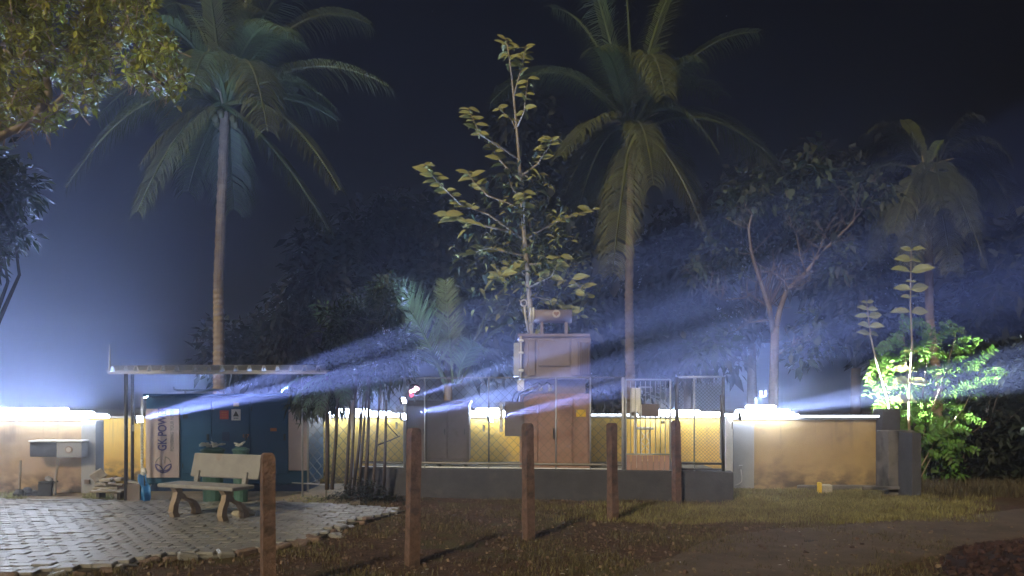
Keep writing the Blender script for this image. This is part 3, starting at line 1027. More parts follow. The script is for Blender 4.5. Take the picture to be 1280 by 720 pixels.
tbox(660, 424, 669, 470, -.085, -.045, M['mauve'], "stiffener"); tbox(714, 424, 722, 470, -.085, -.045, M['mauve'], "stiffener")
tbox(642, 428, 649, 470, .05, .5, M['galv'], "radiator_pipe")
MB().tube([tl(651, 421, -.12), tl(651, 489, -.12)], .022, 8).build("drain_pipe", M['cap'], tr, smooth=True)
for y in (425, 440, 462, 478):
    tbox(648, y, 654.5, y + 3, -.15, -.05, M['whitep'], "clamp")
tbox(646.5, 475, 655, 489, -.16, -.09, M['whitep'], "valve")
tbox(631, 502, 655, 545, -.1, .3, M['taupe'], "marshalling_box")
tbox(624.5, 503, 628.5, 540, .0, .05, M['whitep'], "cable_duct")
tbox(619, 503, 632, 504.5, .0, .03, M['whitep'], "duct_arm")
a, c_ = tl(667, 393.5, .3), tl(716, 393.5, .3)
cons = MB().tube([a, c_], 8.6 * YT / FPX, 20).build("conservator", M['mauve'], tr)
cons.data.polygons.foreach_set('use_smooth', [len(p_.vertices) == 4 for p_ in cons.data.polygons])
bc = tl(696, 391, .3 - 8.6 * YT / FPX - .004)
MB().tube([bc + Vector((0, .02, 0)), bc + Vector((0, -.005, 0))], .075, 20).build("badge", M['heartw'], cons)
H = []
for k in range(28):
    t_ = 2 * PI * k / 28
    H.append((bc.x + .0032 * 16 * math.sin(t_) ** 3, bc.y - .009,
              bc.z + .0032 * (13 * math.cos(t_) - 5 * math.cos(2 * t_) - 2 * math.cos(3 * t_) - math.cos(4 * t_))))
MB().add(H, [tuple(range(28))]).build("heart_mark", M['rustred'], cons)
for x in (662.5, 666):
    MB().tube([tl(x, 392, .3), tl(x + 2.2, 392, .3)], .15, 16).build("end_flange", M['whitep'], cons)
for x in (676, 707): tbox(x, 401, x + 4, 418, .2, .4, M['mauve'], "support")
MB().tube([tl(661, 416, .1), tl(657, 395, .1), tl(655.5, 381, .1)], [.026, .022, .022], 8).build("breather_pipe", M['cap'], tr, smooth=True)
q = MB()
ring = [tl(655, 378, .1) + Vector((.06 * math.cos(k * PI / 6), 0, .06 * math.sin(k * PI / 6))) for k in range(13)]
q.tube(ring, .016, 6, cap=False); q.build("lifting_eye", M['cap'], tr, smooth=True)
tbox(712, 418, 726, 423, .2, .3, M['rustred'], "bracket")

# grey-brown cabinet
cb = empty("control_cabinet", (0, 15.2, 0), label="wide taupe control cabinet left of the transformer behind the fence", cat="cabinet")
def cl(px, py): p = P(px, py, 15.2); return p
def cbox(px0, py0, px1, py1, y0, y1, m, name, parent=None, bev=.01):
    a, c_ = cl(px0, py0), cl(px1, py1)
    return MB().box(((a.x + c_.x) / 2, (y0 + y1) / 2, (a.z + c_.z) / 2), (c_.x - a.x, y1 - y0, a.z - c_.z), bev=bev).build(name, m, parent or cb)
cbox(507, 503, 586, 577, .0, .7, M['taupe'], "body")
for (x0_, x1_) in ((509, 533), (535, 559), (561, 584)):
    dd = cbox(x0_, 506, x1_, 574, -.02, .01, M['taupe'], "door")
    cbox(x1_ - 4, 536, x1_ - 2.5, 543, -.045, -.015, M['darkst'], "handle", dd, .003)
cbox(505, 500.5, 588, 503.5, -.05, .75, M['taupe'], "roof_plate", bev=.004)
for x in (512, 545, 580): cbox(x, 577, x + 3, 588, .05, .6, M['darkst'], "foot")
# red indicator lamp on a thin post
rd = empty("indicator_lamp", P(518, 488, 15.0), label="small glowing pink red warning lamp above the taupe cabinet", cat="lamp")
MB().tube([(0, .05, -.22), (0, .05, .0)], .012, 6).build("stalk", M['galv'], rd)
q = MB()
for (dx, dz, r_) in ((0, 0, .05), (.06, .03, .045), (-.06, -.02, .045), (.03, .055, .035)):
    for k in range(1):
        q.tube([(dx, -.03, dz), (dx, -.045, dz)], r_ * .8, 10)
q.build("led_cluster", M['pinkled'], rd)
MB().tube([(0, .02, .01), (0, -.028, .01)], .115, 14).build("lamp_housing", M['darkst'], rd)
MB().tube([(-.05, -.03, -.09), (-.05, -.05, -.09)], .035, 10).build("red_led", M['redled'], rd)

# ------------------------------------------------------------------ clutter by the left wall
tb = empty("wall_cabinet", (0, 14.5, 0), label="low grey cabinet with a round cream dial against the far left wall", cat="cabinet")
def bl(px, py, Y=14.5): p = P(px, py, Y); return Vector((p.x, p.y - 14.5, p.z))
def bbox(px0, py0, px1, py1, y0, y1, m, name, parent=None, bev=.01):
    a, c_ = bl(px0, py0), bl(px1, py1)
    return MB().box(((a.x + c_.x) / 2, (y0 + y1) / 2, (a.z + c_.z) / 2), (c_.x - a.x, y1 - y0, a.z - c_.z), bev=bev).build(name, m, parent or tb)
bbox(37, 552.5, 70, 571, 0, .22, M['darkpl'], "left_box"); bbox(70.5, 552.5, 102, 572, 0, .22, M['greyplaster'], "right_box")
bbox(36, 550.5, 103, 552.3, -.02, .24, M['whitep'], "top_board", bev=.004)
a = bl(86.5, 562)
MB().tube([(a.x, -.002, a.z), (a.x, -.02, a.z)], .065, 20).build("dial", M['concretew'], tb)
MB().tube([(a.x, -.022, a.z), (a.x, -.026, a.z)], .045, 20).build("dial_centre", M['cap'], tb)
for x in (30, 75):
    a = bl(x + (1.5 if x > 50 else 0), 573 if x > 50 else 575); c_ = bl(x - 2 if x > 50 else x, 616)
    MB().tube([(a.x, -.1, a.z), (c_.x, -.15, 0)], .022, 6).build("leg", M['wood'], tb)
def lump(name, px, py, w_, h_, m, label, cat, seed=1, flat=1.0, grp=None):
    rr = random.Random(seed)
    p = G(px, py)
    q = MB(); V = []; F = []
    n1, n2 = 6, 10
    for i in range(n1 + 1):
        th = PI * i / n1
        for j in range(n2):
            ph = 2 * PI * j / n2
            k = 1 + rr.uniform(-.18, .18)
            V.append((w_ / 2 * math.sin(th) * math.cos(ph) * k, w_ / 2 * .8 * math.sin(th) * math.sin(ph) * k, h_ / 2 + h_ / 2 * math.cos(th) * k))
    for i in range(n1):
        for j in range(n2):
            a_ = i * n2 + j; c2_ = i * n2 + (j + 1) % n2
            F.append((a_, a_ + n2, c2_ + n2, c2_))
    q.add(V, F)
    o = q.build(name, m, smooth=False, label=label, cat=cat, group=grp)
    o.location = (p.x, p.y, 0)
    return o
lump("plastic_pot", 24, 622, .19, .15, M['darkpl'], "dark crumpled pot, leftmost on the ground by the far left wall", "pot", 1, grp="dark pots by the left wall")
lump("plastic_pot", 35, 621, .21, .17, M['darkpl'], "dark crumpled pot between two others by the far left wall", "pot", 2, grp="dark pots by the left wall")
lump("plastic_pot", 45, 621, .18, .12, M['darkpl'], "dark crumpled pot nearest the tall dark bin", "pot", 3, grp="dark pots by the left wall")
bn = empty("waste_bin", G(59, 621), .1, label="dark tapered bin with rags on top by the far left wall", cat="bin")
MB().box((0, 0, .13), (.24, .2, .26), bev=.02).build("body", M['darkpl'], bn)
MB().box((.02, 0, .27), (.27, .2, .03), bev=.01).build("rim", M['darkpl'], bn)
MB().box((.03, 0, .32), (.12, .1, .08), Matrix.Rotation(.5, 3, 'Y'), bev=.02).build("rag", M['greyplaster'], bn)
lump("plastic_tub", 92, 616, .2, .08, M['redpl'], "flattened red plastic tub, left of two on the sandy strip", "tub", 4, grp="red tubs on the ground")
lump("plastic_tub", 103, 615, .28, .11, M['redpl'], "larger red plastic tub, beside the low plank stand", "tub", 5, grp="red tubs on the ground")
st = empty("plank_stand", G(138, 626), -.05, label="low weathered plank stand with small heap of slabs behind it", cat="bench")
for k, yy_ in enumerate((-.11, .0, .11)):
    MB().box((0, yy_, .17), (.56, .095, .03), Matrix.Rotation(.01 * (k - 1), 3, 'Z'), bev=.005).build("plank", M['wood'], st)
for x in (-.17, .2): MB().box((x, 0, .075), (.06, .2, .15), bev=.008).build("leg", M['stained'], st)
rb = empty("slab_pile", G(138, 618), 0, label="small pile of broken cement slabs and bricks beside the thin poles", cat="pile")
rr = random.Random(5)
for k in range(16):
    z = .05 + (k // 4) * .075
    s_ = (rr.uniform(.13, .26), rr.uniform(.1, .18), rr.uniform(.04, .075))
    MB().box((rr.uniform(-.25, .2) * (1 - k / 30), rr.uniform(-.08, .1), z), s_, Euler((rr.gauss(0, .12), rr.gauss(0, .15), rr.uniform(-.6, .6))).to_matrix(), bev=.01
             ).build("slab", M['rubble'] if k % 3 else M['brick'], rb)
MB().box((-.2, -.06, .36), (.24, .03, .18), Euler((.3, -.6, .3)).to_matrix(), bev=.01).build("slab", M['rubble'], rb)
bx = empty("cardboard_box", G(169, 629), .08, label="dark box with an open pale flap beside the thin pole", cat="box")
MB().box((0, 0, .17), (.24, .22, .34), bev=.01).build("body", M['taupe'], bx)
MB().box((0, -.02, .36), (.27, .16, .02), Matrix.Rotation(.15, 3, 'Y')).build("flap", M['rubble'], bx)
# blue plastic sheet hanging beside the generator
q = MB()
V = []; F = []
p0 = G(180, 630)
nn, mm = 12, 10
for i in range(nn + 1):
    f = i / nn
    for j in range(mm + 1):
        g_ = j / mm
        ww = .10 + .05 * math.sin(f * 3)
        V.append((p0.x + (g_ - .5) * ww * 1.4 + .03 * math.sin(f * 5), p0.y + .05 * math.sin(g_ * 9 + f * 3) + .02 * math.sin(f * 14), .03 + .47 * f))
for i in range(nn):
    for j in range(mm):
        a_ = i * (mm + 1) + j; F.append((a_, a_ + 1, a_ + mm + 2, a_ + mm + 1))
q.add(V, F); o = q.build("plastic_sheet", M['bagblue'], label="crumpled blue plastic sheet hanging at the left foot of the generator", cat="sheet", smooth=True)
md = o.modifiers.new("thick", 'SOLIDIFY'); md.thickness = .004
MB().tube([(p0.x, p0.y + .02, .0), (p0.x, p0.y + .02, .52)], .012, 6).build("hanging_stick", M['darkst'], o)
MB().tube([(p0.x - .01, p0.y, .50), (p0.x + .01, p0.y - .02, .55), (p0.x, p0.y, .6)], [.04, .05, .03], 8).build("knot", M['whitep'], o)
# bins behind the bench
for (px, wd_, lab, wh) in ((266, .36, "tall green bin with a crumpled white bag on top behind the bench", 1), (301, .26, "narrower green bin behind the right end of the bench", .55)):
    o = empty("garbage_bin", G(px, 629), .15, label=lab, cat="bin", group="green bins behind the bench")
    q = MB(); q.tube([(0, 0, 0), (0, 0, .1), (0, 0, .88)], [wd_ * .42, wd_ * .44, wd_ * .5], 14); q.build("body", M['green'], o)
    q = MB(); q.tube([(0, 0, .885), (0, 0, .915), (0, 0, .95)], [wd_ * .56, wd_ * .56, wd_ * .3], 14); q.build("lid", M['green'], o)
    rr = random.Random(px); q = MB()
    for k in range(int(9 * wh)):
        q.box((rr.uniform(-.16, .16) * wh, rr.uniform(-.1, .05), .965 + rr.uniform(0, .05)), (.12, .09, .025), Euler((rr.gauss(0, .4), rr.gauss(0, .4), rr.uniform(0, 3))).to_matrix(), bev=.01)
    q.build("bag", M['whitep'], o)

# boulders under the bench and debris mound under the palm stems
lump("boulder", 305, 648, .35, .16, M['rubble'], "pale boulder lying under the right end of the bench", "stone", 8)

# ------------------------------------------------------------------ plants: fronds and trees
def frond(name, parent, base, tip, rise, m, llen=.85, npair=62, width=.035, seed=0, hang=.9, side_dir=None):
    """pinnate palm leaf: curved rachis with drooping leaflets; points in the parent's space"""
    rr = random.Random(seed)
    B, T = Vector(base), Vector(tip)
    def pt(t): return B + (T - B) * t + Vector((0, 0, 4 * rise * t * (1 - t)))
    q = MB()
    n = 14
    q.tube([pt(i / n) for i in range(n + 1)], [.045 * (1 - .85 * i / n) * (llen / .85) + .004 for i in range(n + 1)], 5)
    for i in range(npair):
        t = .13 + .87 * (i + rr.uniform(-.2, .2)) / npair
        t = min(max(t, 0), 1)
        p = pt(t); tg = (pt(min(1, t + .02)) - pt(max(0, t - .02))).normalized()
        sd = tg.cross(Vector((0, 0, 1)))
        if side_dir is not None: sd = tg.cross(Vector(side_dir))
        if sd.length < .05: sd = Vector((1, 0, 0))
        sd.normalize()
        pl_ = llen * (math.sin(PI * (.12 + .83 * t)) ** .55) * rr.uniform(.85, 1.08)
        if rr.random() < .05: continue
        for sg in (-1, 1):
            d0 = (sd * sg * .75 + tg * .62 + Vector((0, 0, .12))).normalized()
            h_ = hang * rr.uniform(.75, 1.2)
            pts = [p]
            dd = d0.copy()
            for k in range(3):
                pts.append(pts[-1] + dd * pl_ / 3)
                dd = (dd + Vector((rr.gauss(0, .11), rr.gauss(0, .11), -h_ * .55))).normalized()
            wv = tg.cross(d0).cross(d0).normalized()
            wv = (tg - d0 * tg.dot(d0)).normalized()
            ws = (width * .7, width, width * .7, 0)
            V = []
            for k in range(3):
                V += [pts[k] - wv * ws[k] * .5, pts[k] + wv * ws[k] * .5]
            V.append(pts[3])
            q.add(V, [(0, 1, 3, 2), (2, 3, 5, 4), (4, 5, 6)])
    return q.build(name, m, parent)


def palm_trunk(parent, pts, r0, r1, nm="trunk", m=None):
    q = MB(); n = 46
    P_ = []; R_ = []
    def at(t):
        k = t * (len(pts) - 1); i = min(int(k), len(pts) - 2); f = k - i
        f2 = f
        return Vector(pts[i]).lerp(Vector(pts[i + 1]), f2)
    for i in range(n * 2 + 1):
        t = i / (n * 2)
        P_.append(at(t)); R_.append((r0 + (r1 - r0) * t) * (1.09 if i % 2 else .93) * (1 + .5 * max(0, .05 - t) / .05))
    q.tube(P_, R_, 12)
    return q.build(nm, m or M['bark'], parent)


def coconut(px, py_top, Y, pxb, tips, label, seed, r0=.19, r1=.13, llen=.95, cs=1.0, extra=9):
    top = P(px, py_top, Y)
    bx_ = (pxb - 640) / FPX * Y
    t = empty("coconut_palm", (bx_, Y, 0), label=label, cat="palm tree", group="coconut palms")
    L = lambda v: Vector((v[0] - bx_, v[1] - Y, v[2]))
    tp = L(top)
    m1 = tp * .5 + Vector((random.uniform(-.12, .12), 0, 0))
    palm_trunk(t, [(0, 0, -.2), (0.02, 0, tp.z * .25), m1, tp], r0, r1)
    rr = random.Random(seed)
    for i, (tx, ty, dy, rise, mk) in enumerate(tips):
        e = L(P(tx, ty, Y + dy)) ; e.y = dy
        s = tp + Vector((rr.uniform(-.1, .1), rr.uniform(-.1, .1), rr.uniform(-.05, .25)))
        frond("frond", t, s, e, rise, M[mk], llen, 84, .030, seed * 31 + i, hang=rr.uniform(.9, 1.5))
    for k in range(extra):      # fuller crown: short inner and dead hanging fronds
        a = rr.uniform(0, 2 * PI); f_ = rr.uniform(-.95, .8)
        rad_ = (1 - abs(f_) * .5) * 3.6 * cs
        e = tp + Vector((math.cos(a) * rad_, math.sin(a) * rad_, f_ * 3.0 * cs))
        frond("frond", t, tp + Vector((0, 0, .1)), e, rr.uniform(.5, 1.2) * cs, M['frond' if rr.random() < .7 else 'frondy'], llen * .95, 62, .03, seed * 77 + k, hang=rr.uniform(.9, 1.5))
    q = MB()
    for k in range(9):
        a = rr.uniform(0, 2 * PI); c_ = tp + Vector((math.cos(a) * .28, math.sin(a) * .28, -.15 - rr.uniform(0, .3)))
        q.tube([c_ + Vector((0, 0, .13)), c_ + Vector((0, 0, .08)), c_, c_ - Vector((0, 0, .09)), c_ - Vector((0, 0, .13))], [.03, .09, .12, .08, .02], 8)
    q.build("coconuts", M['coco'], t, smooth=True)
    q = MB()
    for k in range(5):
        a = rr.uniform(0, 2 * PI)
        q.tube([tp, tp + Vector((math.cos(a) * .3, math.sin(a) * .3, .5)), tp + Vector((math.cos(a) * .9, math.sin(a) * .6, .6 + rr.uniform(-.3, .4)))], [.05, .035, .015], 6)
    q.build("flower_stalk", M['barkp'], t)
    return t


coconut(281, 140, 24, 273, [
    (82, 235, -1.5, 1.3, 'frondy'), (120, 150, 2, 1.2, 'frond'), (172, 265, -2.5, .7, 'frond'), (235, 240, 2, .5, 'frond'), (292, 262, 1.5, .1, 'frond'),
    (425, 238, -2, .9, 'frondy'), (412, 290, -1, .45, 'frond'), (486, 108, -.5, .9, 'frondy'), (462, 30, 1, 1.3, 'frondy'),
    (400, -40, -2, 1.1, 'frond'), (330, -80, 1, .6, 'frond'), (250, -70, -1.5, .5, 'frond'), (205, 10, 2.5, 1.2, 'frond'), (150, 40, -2.5, 1.2, 'frond'),
    (335, 165, -3.5, 1.6, 'frondy'), (240, 110, -4, 1.2, 'frond'), (375, 110, 3.5, 1.0, 'frond'), (300, 30, 3.5, .5, 'frond'), (360, 40, -3.5, 1.0, 'frond'), (210, 170, 3.5, .9, 'frond')],
    "tall coconut palm with straight ringed trunk rising behind the generator roof", 3, llen=1.4)
coconut(790, 170, 27, 787, [
    (672, 92, 0, .7, 'frond'), (612, 130, 2, 1.7, 'frond'), (700, 195, -2, .8, 'frondy'), (765, 345, -2.5, .35, 'frondy'), (880, 290, -2, .9, 'frondy'), (860, 240, 2, .9, 'frond'),
    (968, 200, -.5, 1.0, 'frond'), (1000, 260, 2.5, 1.8, 'frond'), (948, 40, -.5, .9, 'frond'), (832, 120, -3, 1.9, 'frondy'), (780, -60, 0, .3, 'frond'), (735, -40, -1, .4, 'frond'),
    (850, -30, 2, .8, 'frond'), (690, 10, 2, 1.1, 'frond'), (720, 260, 2, .9, 'frond'), (820, 60, 3, .6, 'frond'), (900, 120, 2, 1.0, 'frond'), (745, 60, -3, .9, 'frond')],
    "coconut palm with small nuts behind the transformer and gate", 5, .17, .13, llen=1.4, extra=8)
M['frondd'] = mat("palm_frond_unlit", (.05, .06, .028), .5, .35, 1.5, 0, island=.4, trans=.2)  # darker frond copy: the dimness of the right palm is put into its colour
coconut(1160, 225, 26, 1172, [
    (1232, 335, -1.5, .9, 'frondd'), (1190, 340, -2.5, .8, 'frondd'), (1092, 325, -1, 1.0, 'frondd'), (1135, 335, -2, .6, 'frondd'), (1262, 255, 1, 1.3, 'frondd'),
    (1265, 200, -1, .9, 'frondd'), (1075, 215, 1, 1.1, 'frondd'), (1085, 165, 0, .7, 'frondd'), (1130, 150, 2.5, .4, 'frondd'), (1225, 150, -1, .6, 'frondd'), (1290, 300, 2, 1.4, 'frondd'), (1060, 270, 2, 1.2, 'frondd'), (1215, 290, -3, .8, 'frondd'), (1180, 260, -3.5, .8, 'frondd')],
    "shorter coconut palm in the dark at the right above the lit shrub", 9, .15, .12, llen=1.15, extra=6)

# young palm behind the cabinet
yp = empty("young_palm", (P(556, 0, 19.6).x, 19.6, 0), label="young feathery palm with one broad upright frond left of the transformer", cat="palm tree")
def yl(px, py, dy=0): p = P(px, py, 19.6 + dy); return Vector((p.x - yp.location.x, dy, p.z))
M['frondl'] = mat("young_frond", (.10, .17, .07), .5, .25, 2, 0, island=.3, trans=.25)
for i, (bx_, by_, tx, ty, dy, rise, sdv) in enumerate([
        (556, 480, 492, 368, -.4, .30, (0, 1, .2)), (566, 480, 556, 350, .8, .1, (0, 1, .2)), (572, 480, 645, 345, .5, .35, None),
        (575, 480, 668, 400, -.3, .55, None), (560, 480, 505, 450, -.8, .45, None), (570, 480, 605, 440, -1.0, .45, (0, 1, 1))]):
    frond("frond", yp, yl(bx_, by_), yl(tx, ty, dy), rise, M['frondl'] if i in (0, 1, 5) else M['frond'], .62 if i else .95, 44 if i else 40, .032 if i else .04, 70 + i, hang=.15 if i in (0, 1) else .5, side_dir=sdv)
MB().tube([(0, 0, 0), (.05, 0, 1.2), (.1, 0, 2.1)], [.12, .1, .09], 10).build("trunk", M['bark'], yp)


def crown_points(centers, per, spread, rg):
    c = np.repeat(np.asarray(centers), per, axis=0)
    off = rg.normal(size=c.shape)
    off /= np.linalg.norm(off, axis=1, keepdims=True)
    rad = (rg.random(len(c)) ** .45)[:, None]
    return c + off * rad * spread, off


def bush_crown(name, parent, centers, per, spread, L, W, m, seed, kind=None):
    rg = np.random.default_rng(seed)
    pts, off = crown_points(centers, per, spread, rg)
    dirs = off * .8 + rg.normal(size=off.shape) * .6 + np.array([0, 0, -.15])
    cl_ = np.repeat(.55 + .95 * rg.random(len(centers)), per); ks = .6 + .8 * rg.random(len(pts))
    v, f = np_leaves(pts, dirs, L * cl_ * ks, W * cl_ * ks)
    o = link(name, np_mesh(name, v, f, m), parent)
    if kind: o['kind'] = kind
    return o


def tree(name, px, Y, crown, label, m, seed, nclump=70, per=70, spread=.55, L=.22, W=.09, trunk_r=.14, lean=0, cat="tree", group=None, bark='barkd'):
    """crown = list of (px, py, rx_px, ry_px) lobes of the crown as seen"""
    bx_ = (px - 640) / FPX * Y
    t = empty(name, (bx_, Y, 0), label=label, cat=cat, group=group)
    rg = np.random.default_rng(seed); rr = random.Random(seed)
    cents = []
    wts = np.array([c[2] * c[3] for c in crown], float); wts /= wts.sum()
    for k in range(nclump):
        c = crown[rg.choice(len(crown), p=wts)]
        u = rg.normal(size=3); u /= np.linalg.norm(u); u *= rg.random() ** .4
        rx = c[2] * Y / FPX; rz = c[3] * Y / FPX
        p = P(c[0], c[1], Y)
        cents.append((p.x - bx_ + u[0] * rx, u[1] * (rx + rz) / 2, p.z + u[2] * rz))
    cents = np.array(cents)
    bush_crown("crown", t, cents, per, spread, L, W, m, seed)
    top = Vector(cents.mean(axis=0))
    q = MB()
    fork = Vector((lean, 0, max(.8, top.z * .45)))
    q.tube([(0, 0, -.2), (lean * .3, 0, fork.z * .5), fork], [trunk_r * 1.3, trunk_r, trunk_r * .8], 10, jit=.08)
    q.build("trunk", M[bark], t, smooth=True)
    q = MB()
    for c in cents[rg.permutation(len(cents))[:26]]:
        c = Vector(c); md_ = fork.lerp(c, .5) + Vector((rr.uniform(-.3, .3), rr.uniform(-.3, .3), rr.uniform(.1, .5)))
        q.tube([fork, md_, c], [trunk_r * .45, trunk_r * .2, .012], 5)
    q.build("branches", M[bark], t, smooth=True)
    return t


# forest behind
back = [
    ("dark_tree", 440, 30, [(440, 330, 70, 70), (400, 400, 60, 50), (500, 290, 40, 40)], "dark leafy tree behind the young palm and stems", 21),
    ("dark_tree", 560, 31, [(560, 320, 60, 70), (600, 400, 50, 60)], "dark leafy tree directly behind the young palm", 22),
    ("dark_tree", 700, 33, [(700, 230, 60, 80), (720, 350, 60, 80), (650, 160, 35, 60)], "dark tree behind the large leaved sapling", 23),
    ("dark_tree", 860, 32, [(860, 330, 60, 70), (840, 420, 50, 40)], "dark tree between second palm and the forked tree", 24),
    ("dark_tree", 940, 34, [(950, 260, 80, 60), (1030, 240, 60, 50), (900, 420, 60, 40)], "dark broad tree behind the forked pale tree", 25),
    ("dark_tree", 1070, 31, [(1080, 260, 50, 60), (1060, 370, 60, 70), (1130, 420, 60, 50)], "dark tree left of the shorter coconut palm", 26),
    ("dark_tree", 1230, 27, [(1250, 400, 60, 90), (1210, 480, 60, 60), (1300, 330, 60, 90)], "dark tree at the right picture edge", 27),
    ("dark_tree", 780, 34, [(790, 420, 60, 60), (760, 470, 60, 30)], "dark low tree behind the transformer yard", 29),
    ("dark_tree", 330, 34, [(330, 440, 80, 30), (390, 440, 50, 40)], "dark low tree behind the generator roof", 30),
]
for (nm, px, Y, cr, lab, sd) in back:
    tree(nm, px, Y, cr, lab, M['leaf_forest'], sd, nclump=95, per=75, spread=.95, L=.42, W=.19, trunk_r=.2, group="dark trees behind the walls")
# dark undergrowth behind the right wall
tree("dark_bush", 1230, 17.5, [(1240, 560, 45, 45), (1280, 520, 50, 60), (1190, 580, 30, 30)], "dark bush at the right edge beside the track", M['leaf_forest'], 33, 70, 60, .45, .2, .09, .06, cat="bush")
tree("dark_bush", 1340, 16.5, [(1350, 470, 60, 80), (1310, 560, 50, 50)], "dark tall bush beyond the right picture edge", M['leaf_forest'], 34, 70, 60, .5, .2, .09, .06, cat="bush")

# forked pale tree
def limb(q, pts, Y, bx_, r0, r1, ys=None, n=7):
    out = []
    for i, (px, py) in enumerate(pts):
        p = P(px, py, Y)
        out.append((p.x - bx_, 0 if ys is None else ys[i], p.z))
    k = len(out)
    q.tube(out, [r0 + (r1 - r0) * i / (k - 1) for i in range(k)], n, jit=.05)


Yf = 21.0
bx_ = (968 - 640) / FPX * Yf
ft = empty("forked_tree", (bx_, Yf, 0), label="pale barked tree forking in a wide V behind the ochre wall", cat="tree")
q = MB(); limb(q, [(968, 590), (967, 500), (968, 440), (969, 408)], Yf, bx_, .14, .10, n=10); q.build("trunk", M['barkf'], ft, smooth=True)
for pts, r0, r1, ys in (
        ([(967, 415), (960, 385), (948, 355), (935, 320), (930, 290), (934, 272)], .11, .035, [0, -.1, -.2, -.3, -.4, -.4]),
        ([(969, 412), (976, 385), (985, 362), (1005, 345), (1022, 325), (1045, 300), (1065, 282), (1085, 258), (1100, 240)], .12, .02, [0, .05, .1, .1, .2, .2, .3, .3, .4]),
        ([(985, 362), (980, 350), (965, 340)], .05, .02, None), ([(1008, 342), (1000, 320), (995, 290)], .03, .012, None),
        ([(1012, 338), (1025, 310), (1030, 290)], .03, .012, None), ([(948, 385), (930, 374), (895, 378), (880, 368)], .03, .012, [0, -.3, -.5, -.6]),
        ([(965, 400), (940, 402), (922, 415)], .03, .012, [0, .3, .5]), ([(1066, 281), (1069, 262), (1072, 240)], .022, .01, None),
        ([(971, 445), (990, 432)], .03, .015, None), ([(985, 360), (1000, 358), (1008, 352)], .03, .02, None)):
    q = MB(); limb(q, pts, Yf, bx_, r0 * .72, r1 * .6, ys)
    for k in range(len(pts) * 4):
        i = random.randrange(1, len(pts)); a_ = P(*pts[i], Yf); a_ = Vector((a_.x - bx_, 0 if ys is None else ys[i], a_.z))
        dv = Vector((random.gauss(0, .35), random.gauss(0, .3), random.uniform(.0, .6)))
        q.tube([a_, a_ + dv * .5, a_ + dv + Vector((random.gauss(0, .12), 0, .05))], [.013, .009, .004], 4)
    q.build("limb", M['barkf'], ft, smooth=True)
rg = np.random.default_rng(40)
cents = []
for (cx_, cz_, rx, rz, nn_) in ((1085, 235, 40, 30, 16), (935, 250, 40, 28, 14), (900, 330, 40, 40, 12), (1020, 430, 30, 30, 9), (890, 430, 30, 35, 9), (1000, 270, 30, 30, 8), (1050, 330, 25, 30, 6), (1020, 215, 50, 25, 10)):
    for k in range(nn_):
        u = rg.normal(size=3); u /= np.linalg.norm(u); u *= rg.random() ** .4
        p = P(cx_ + u[0] * rx, cz_ + u[2] * rz, Yf + u[1] * .8 + .5)
        cents.append((p.x - bx_, p.y - Yf, p.z))
bush_crown("crown", ft, cents, 26, .42, .24, .12, M['leaf_dark'], 41)

# near tree at the top left: rosettes of small leaves on twigs
nt_ = empty("leafy_tree", (-8.9, 9.6, 0), label="lamplit yellow green tree crown hanging in at the top left", cat="tree")
bound = [(-180, 230), (-100, 205), (-20, 195), (0, 172), (30, 160), (62, 160), (85, 150), (110, 140), (128, 108), (150, 100), (180, 108), (205, 128), (222, 140), (238, 128), (240, 110), (222, 62), (205, 30), (190, -10), (170, -60)]
poly = bound + [(150, -90), (-180, -110)]
rg = np.random.default_rng(50)
rb_, rd_, rL, rW = [], [], [], []
tw = MB(); tips_px = []
n_rose = 0
while n_rose < 1150:
    x = rg.uniform(-190, 245); y = rg.uniform(-110, 240)
    if n_rose < 760: x = rg.uniform(-20, 245); y = rg.uniform(-30, 175)
    if not inside(poly, x, y): continue
    # irregular gaps
    g = math.sin(x * .045 + 1.3) * math.sin(y * .06 + .4) + .5 * math.sin(x * .11 + y * .09)
    if g < -.55 and rg.random() < .85: continue
    n_rose += 1
    Yn = rg.uniform(8.7, 10.6)
    c = np.array(P(x, y, Yn)) - np.array([-8.9, 9.6, 0])
    ax = rg.normal(size=3) * .6 + np.array([.35, -.3, .35]); ax /= np.linalg.norm(ax)
    k = rg.integers(9, 15)
    for j in range(k):
        d_ = rg.normal(size=3); d_ = d_ - ax * d_.dot(ax); d_ /= np.linalg.norm(d_) + 1e-6
        dd = ax * rg.uniform(.1, 1.0) + d_ * .9
        rb_.append(c + ax * rg.uniform(-.07, .05) + d_ * rg.uniform(0, .02)); rd_.append(dd); s_ = rg.uniform(.75, 1.25)
        rL.append(.105 * s_); rW.append(.042 * s_)
    cv = Vector(c); tw.tube([cv - Vector(ax) * .22 + Vector((rg.uniform(-.05, .05), 0, -.03)), cv], [.006, .003], 3, cap=False)
    tips_px.append(c)
v, f = np_leaves(np.array(rb_), np.array(rd_), np.array(rL), np.array(rW), droop=.1)
link("crown", np_mesh("crown", v, f, M['leaf_near']), nt_)
tw.build("twigs", M['bark2'], nt_)
def nl(px, py, Y): p = P(px, py, Y); return (p.x + 8.9, p.y - 9.6, p.z)
q = MB().tube([(0, 0, -.2), (.05, 0, 1.5), (.1, 0, 3.2), (-.1, .1, 5), (0, .2, 7.2)], [.24, .2, .18, .14, .06], 12, jit=.06); q.build("trunk", M['bark2'], nt_, smooth=True)
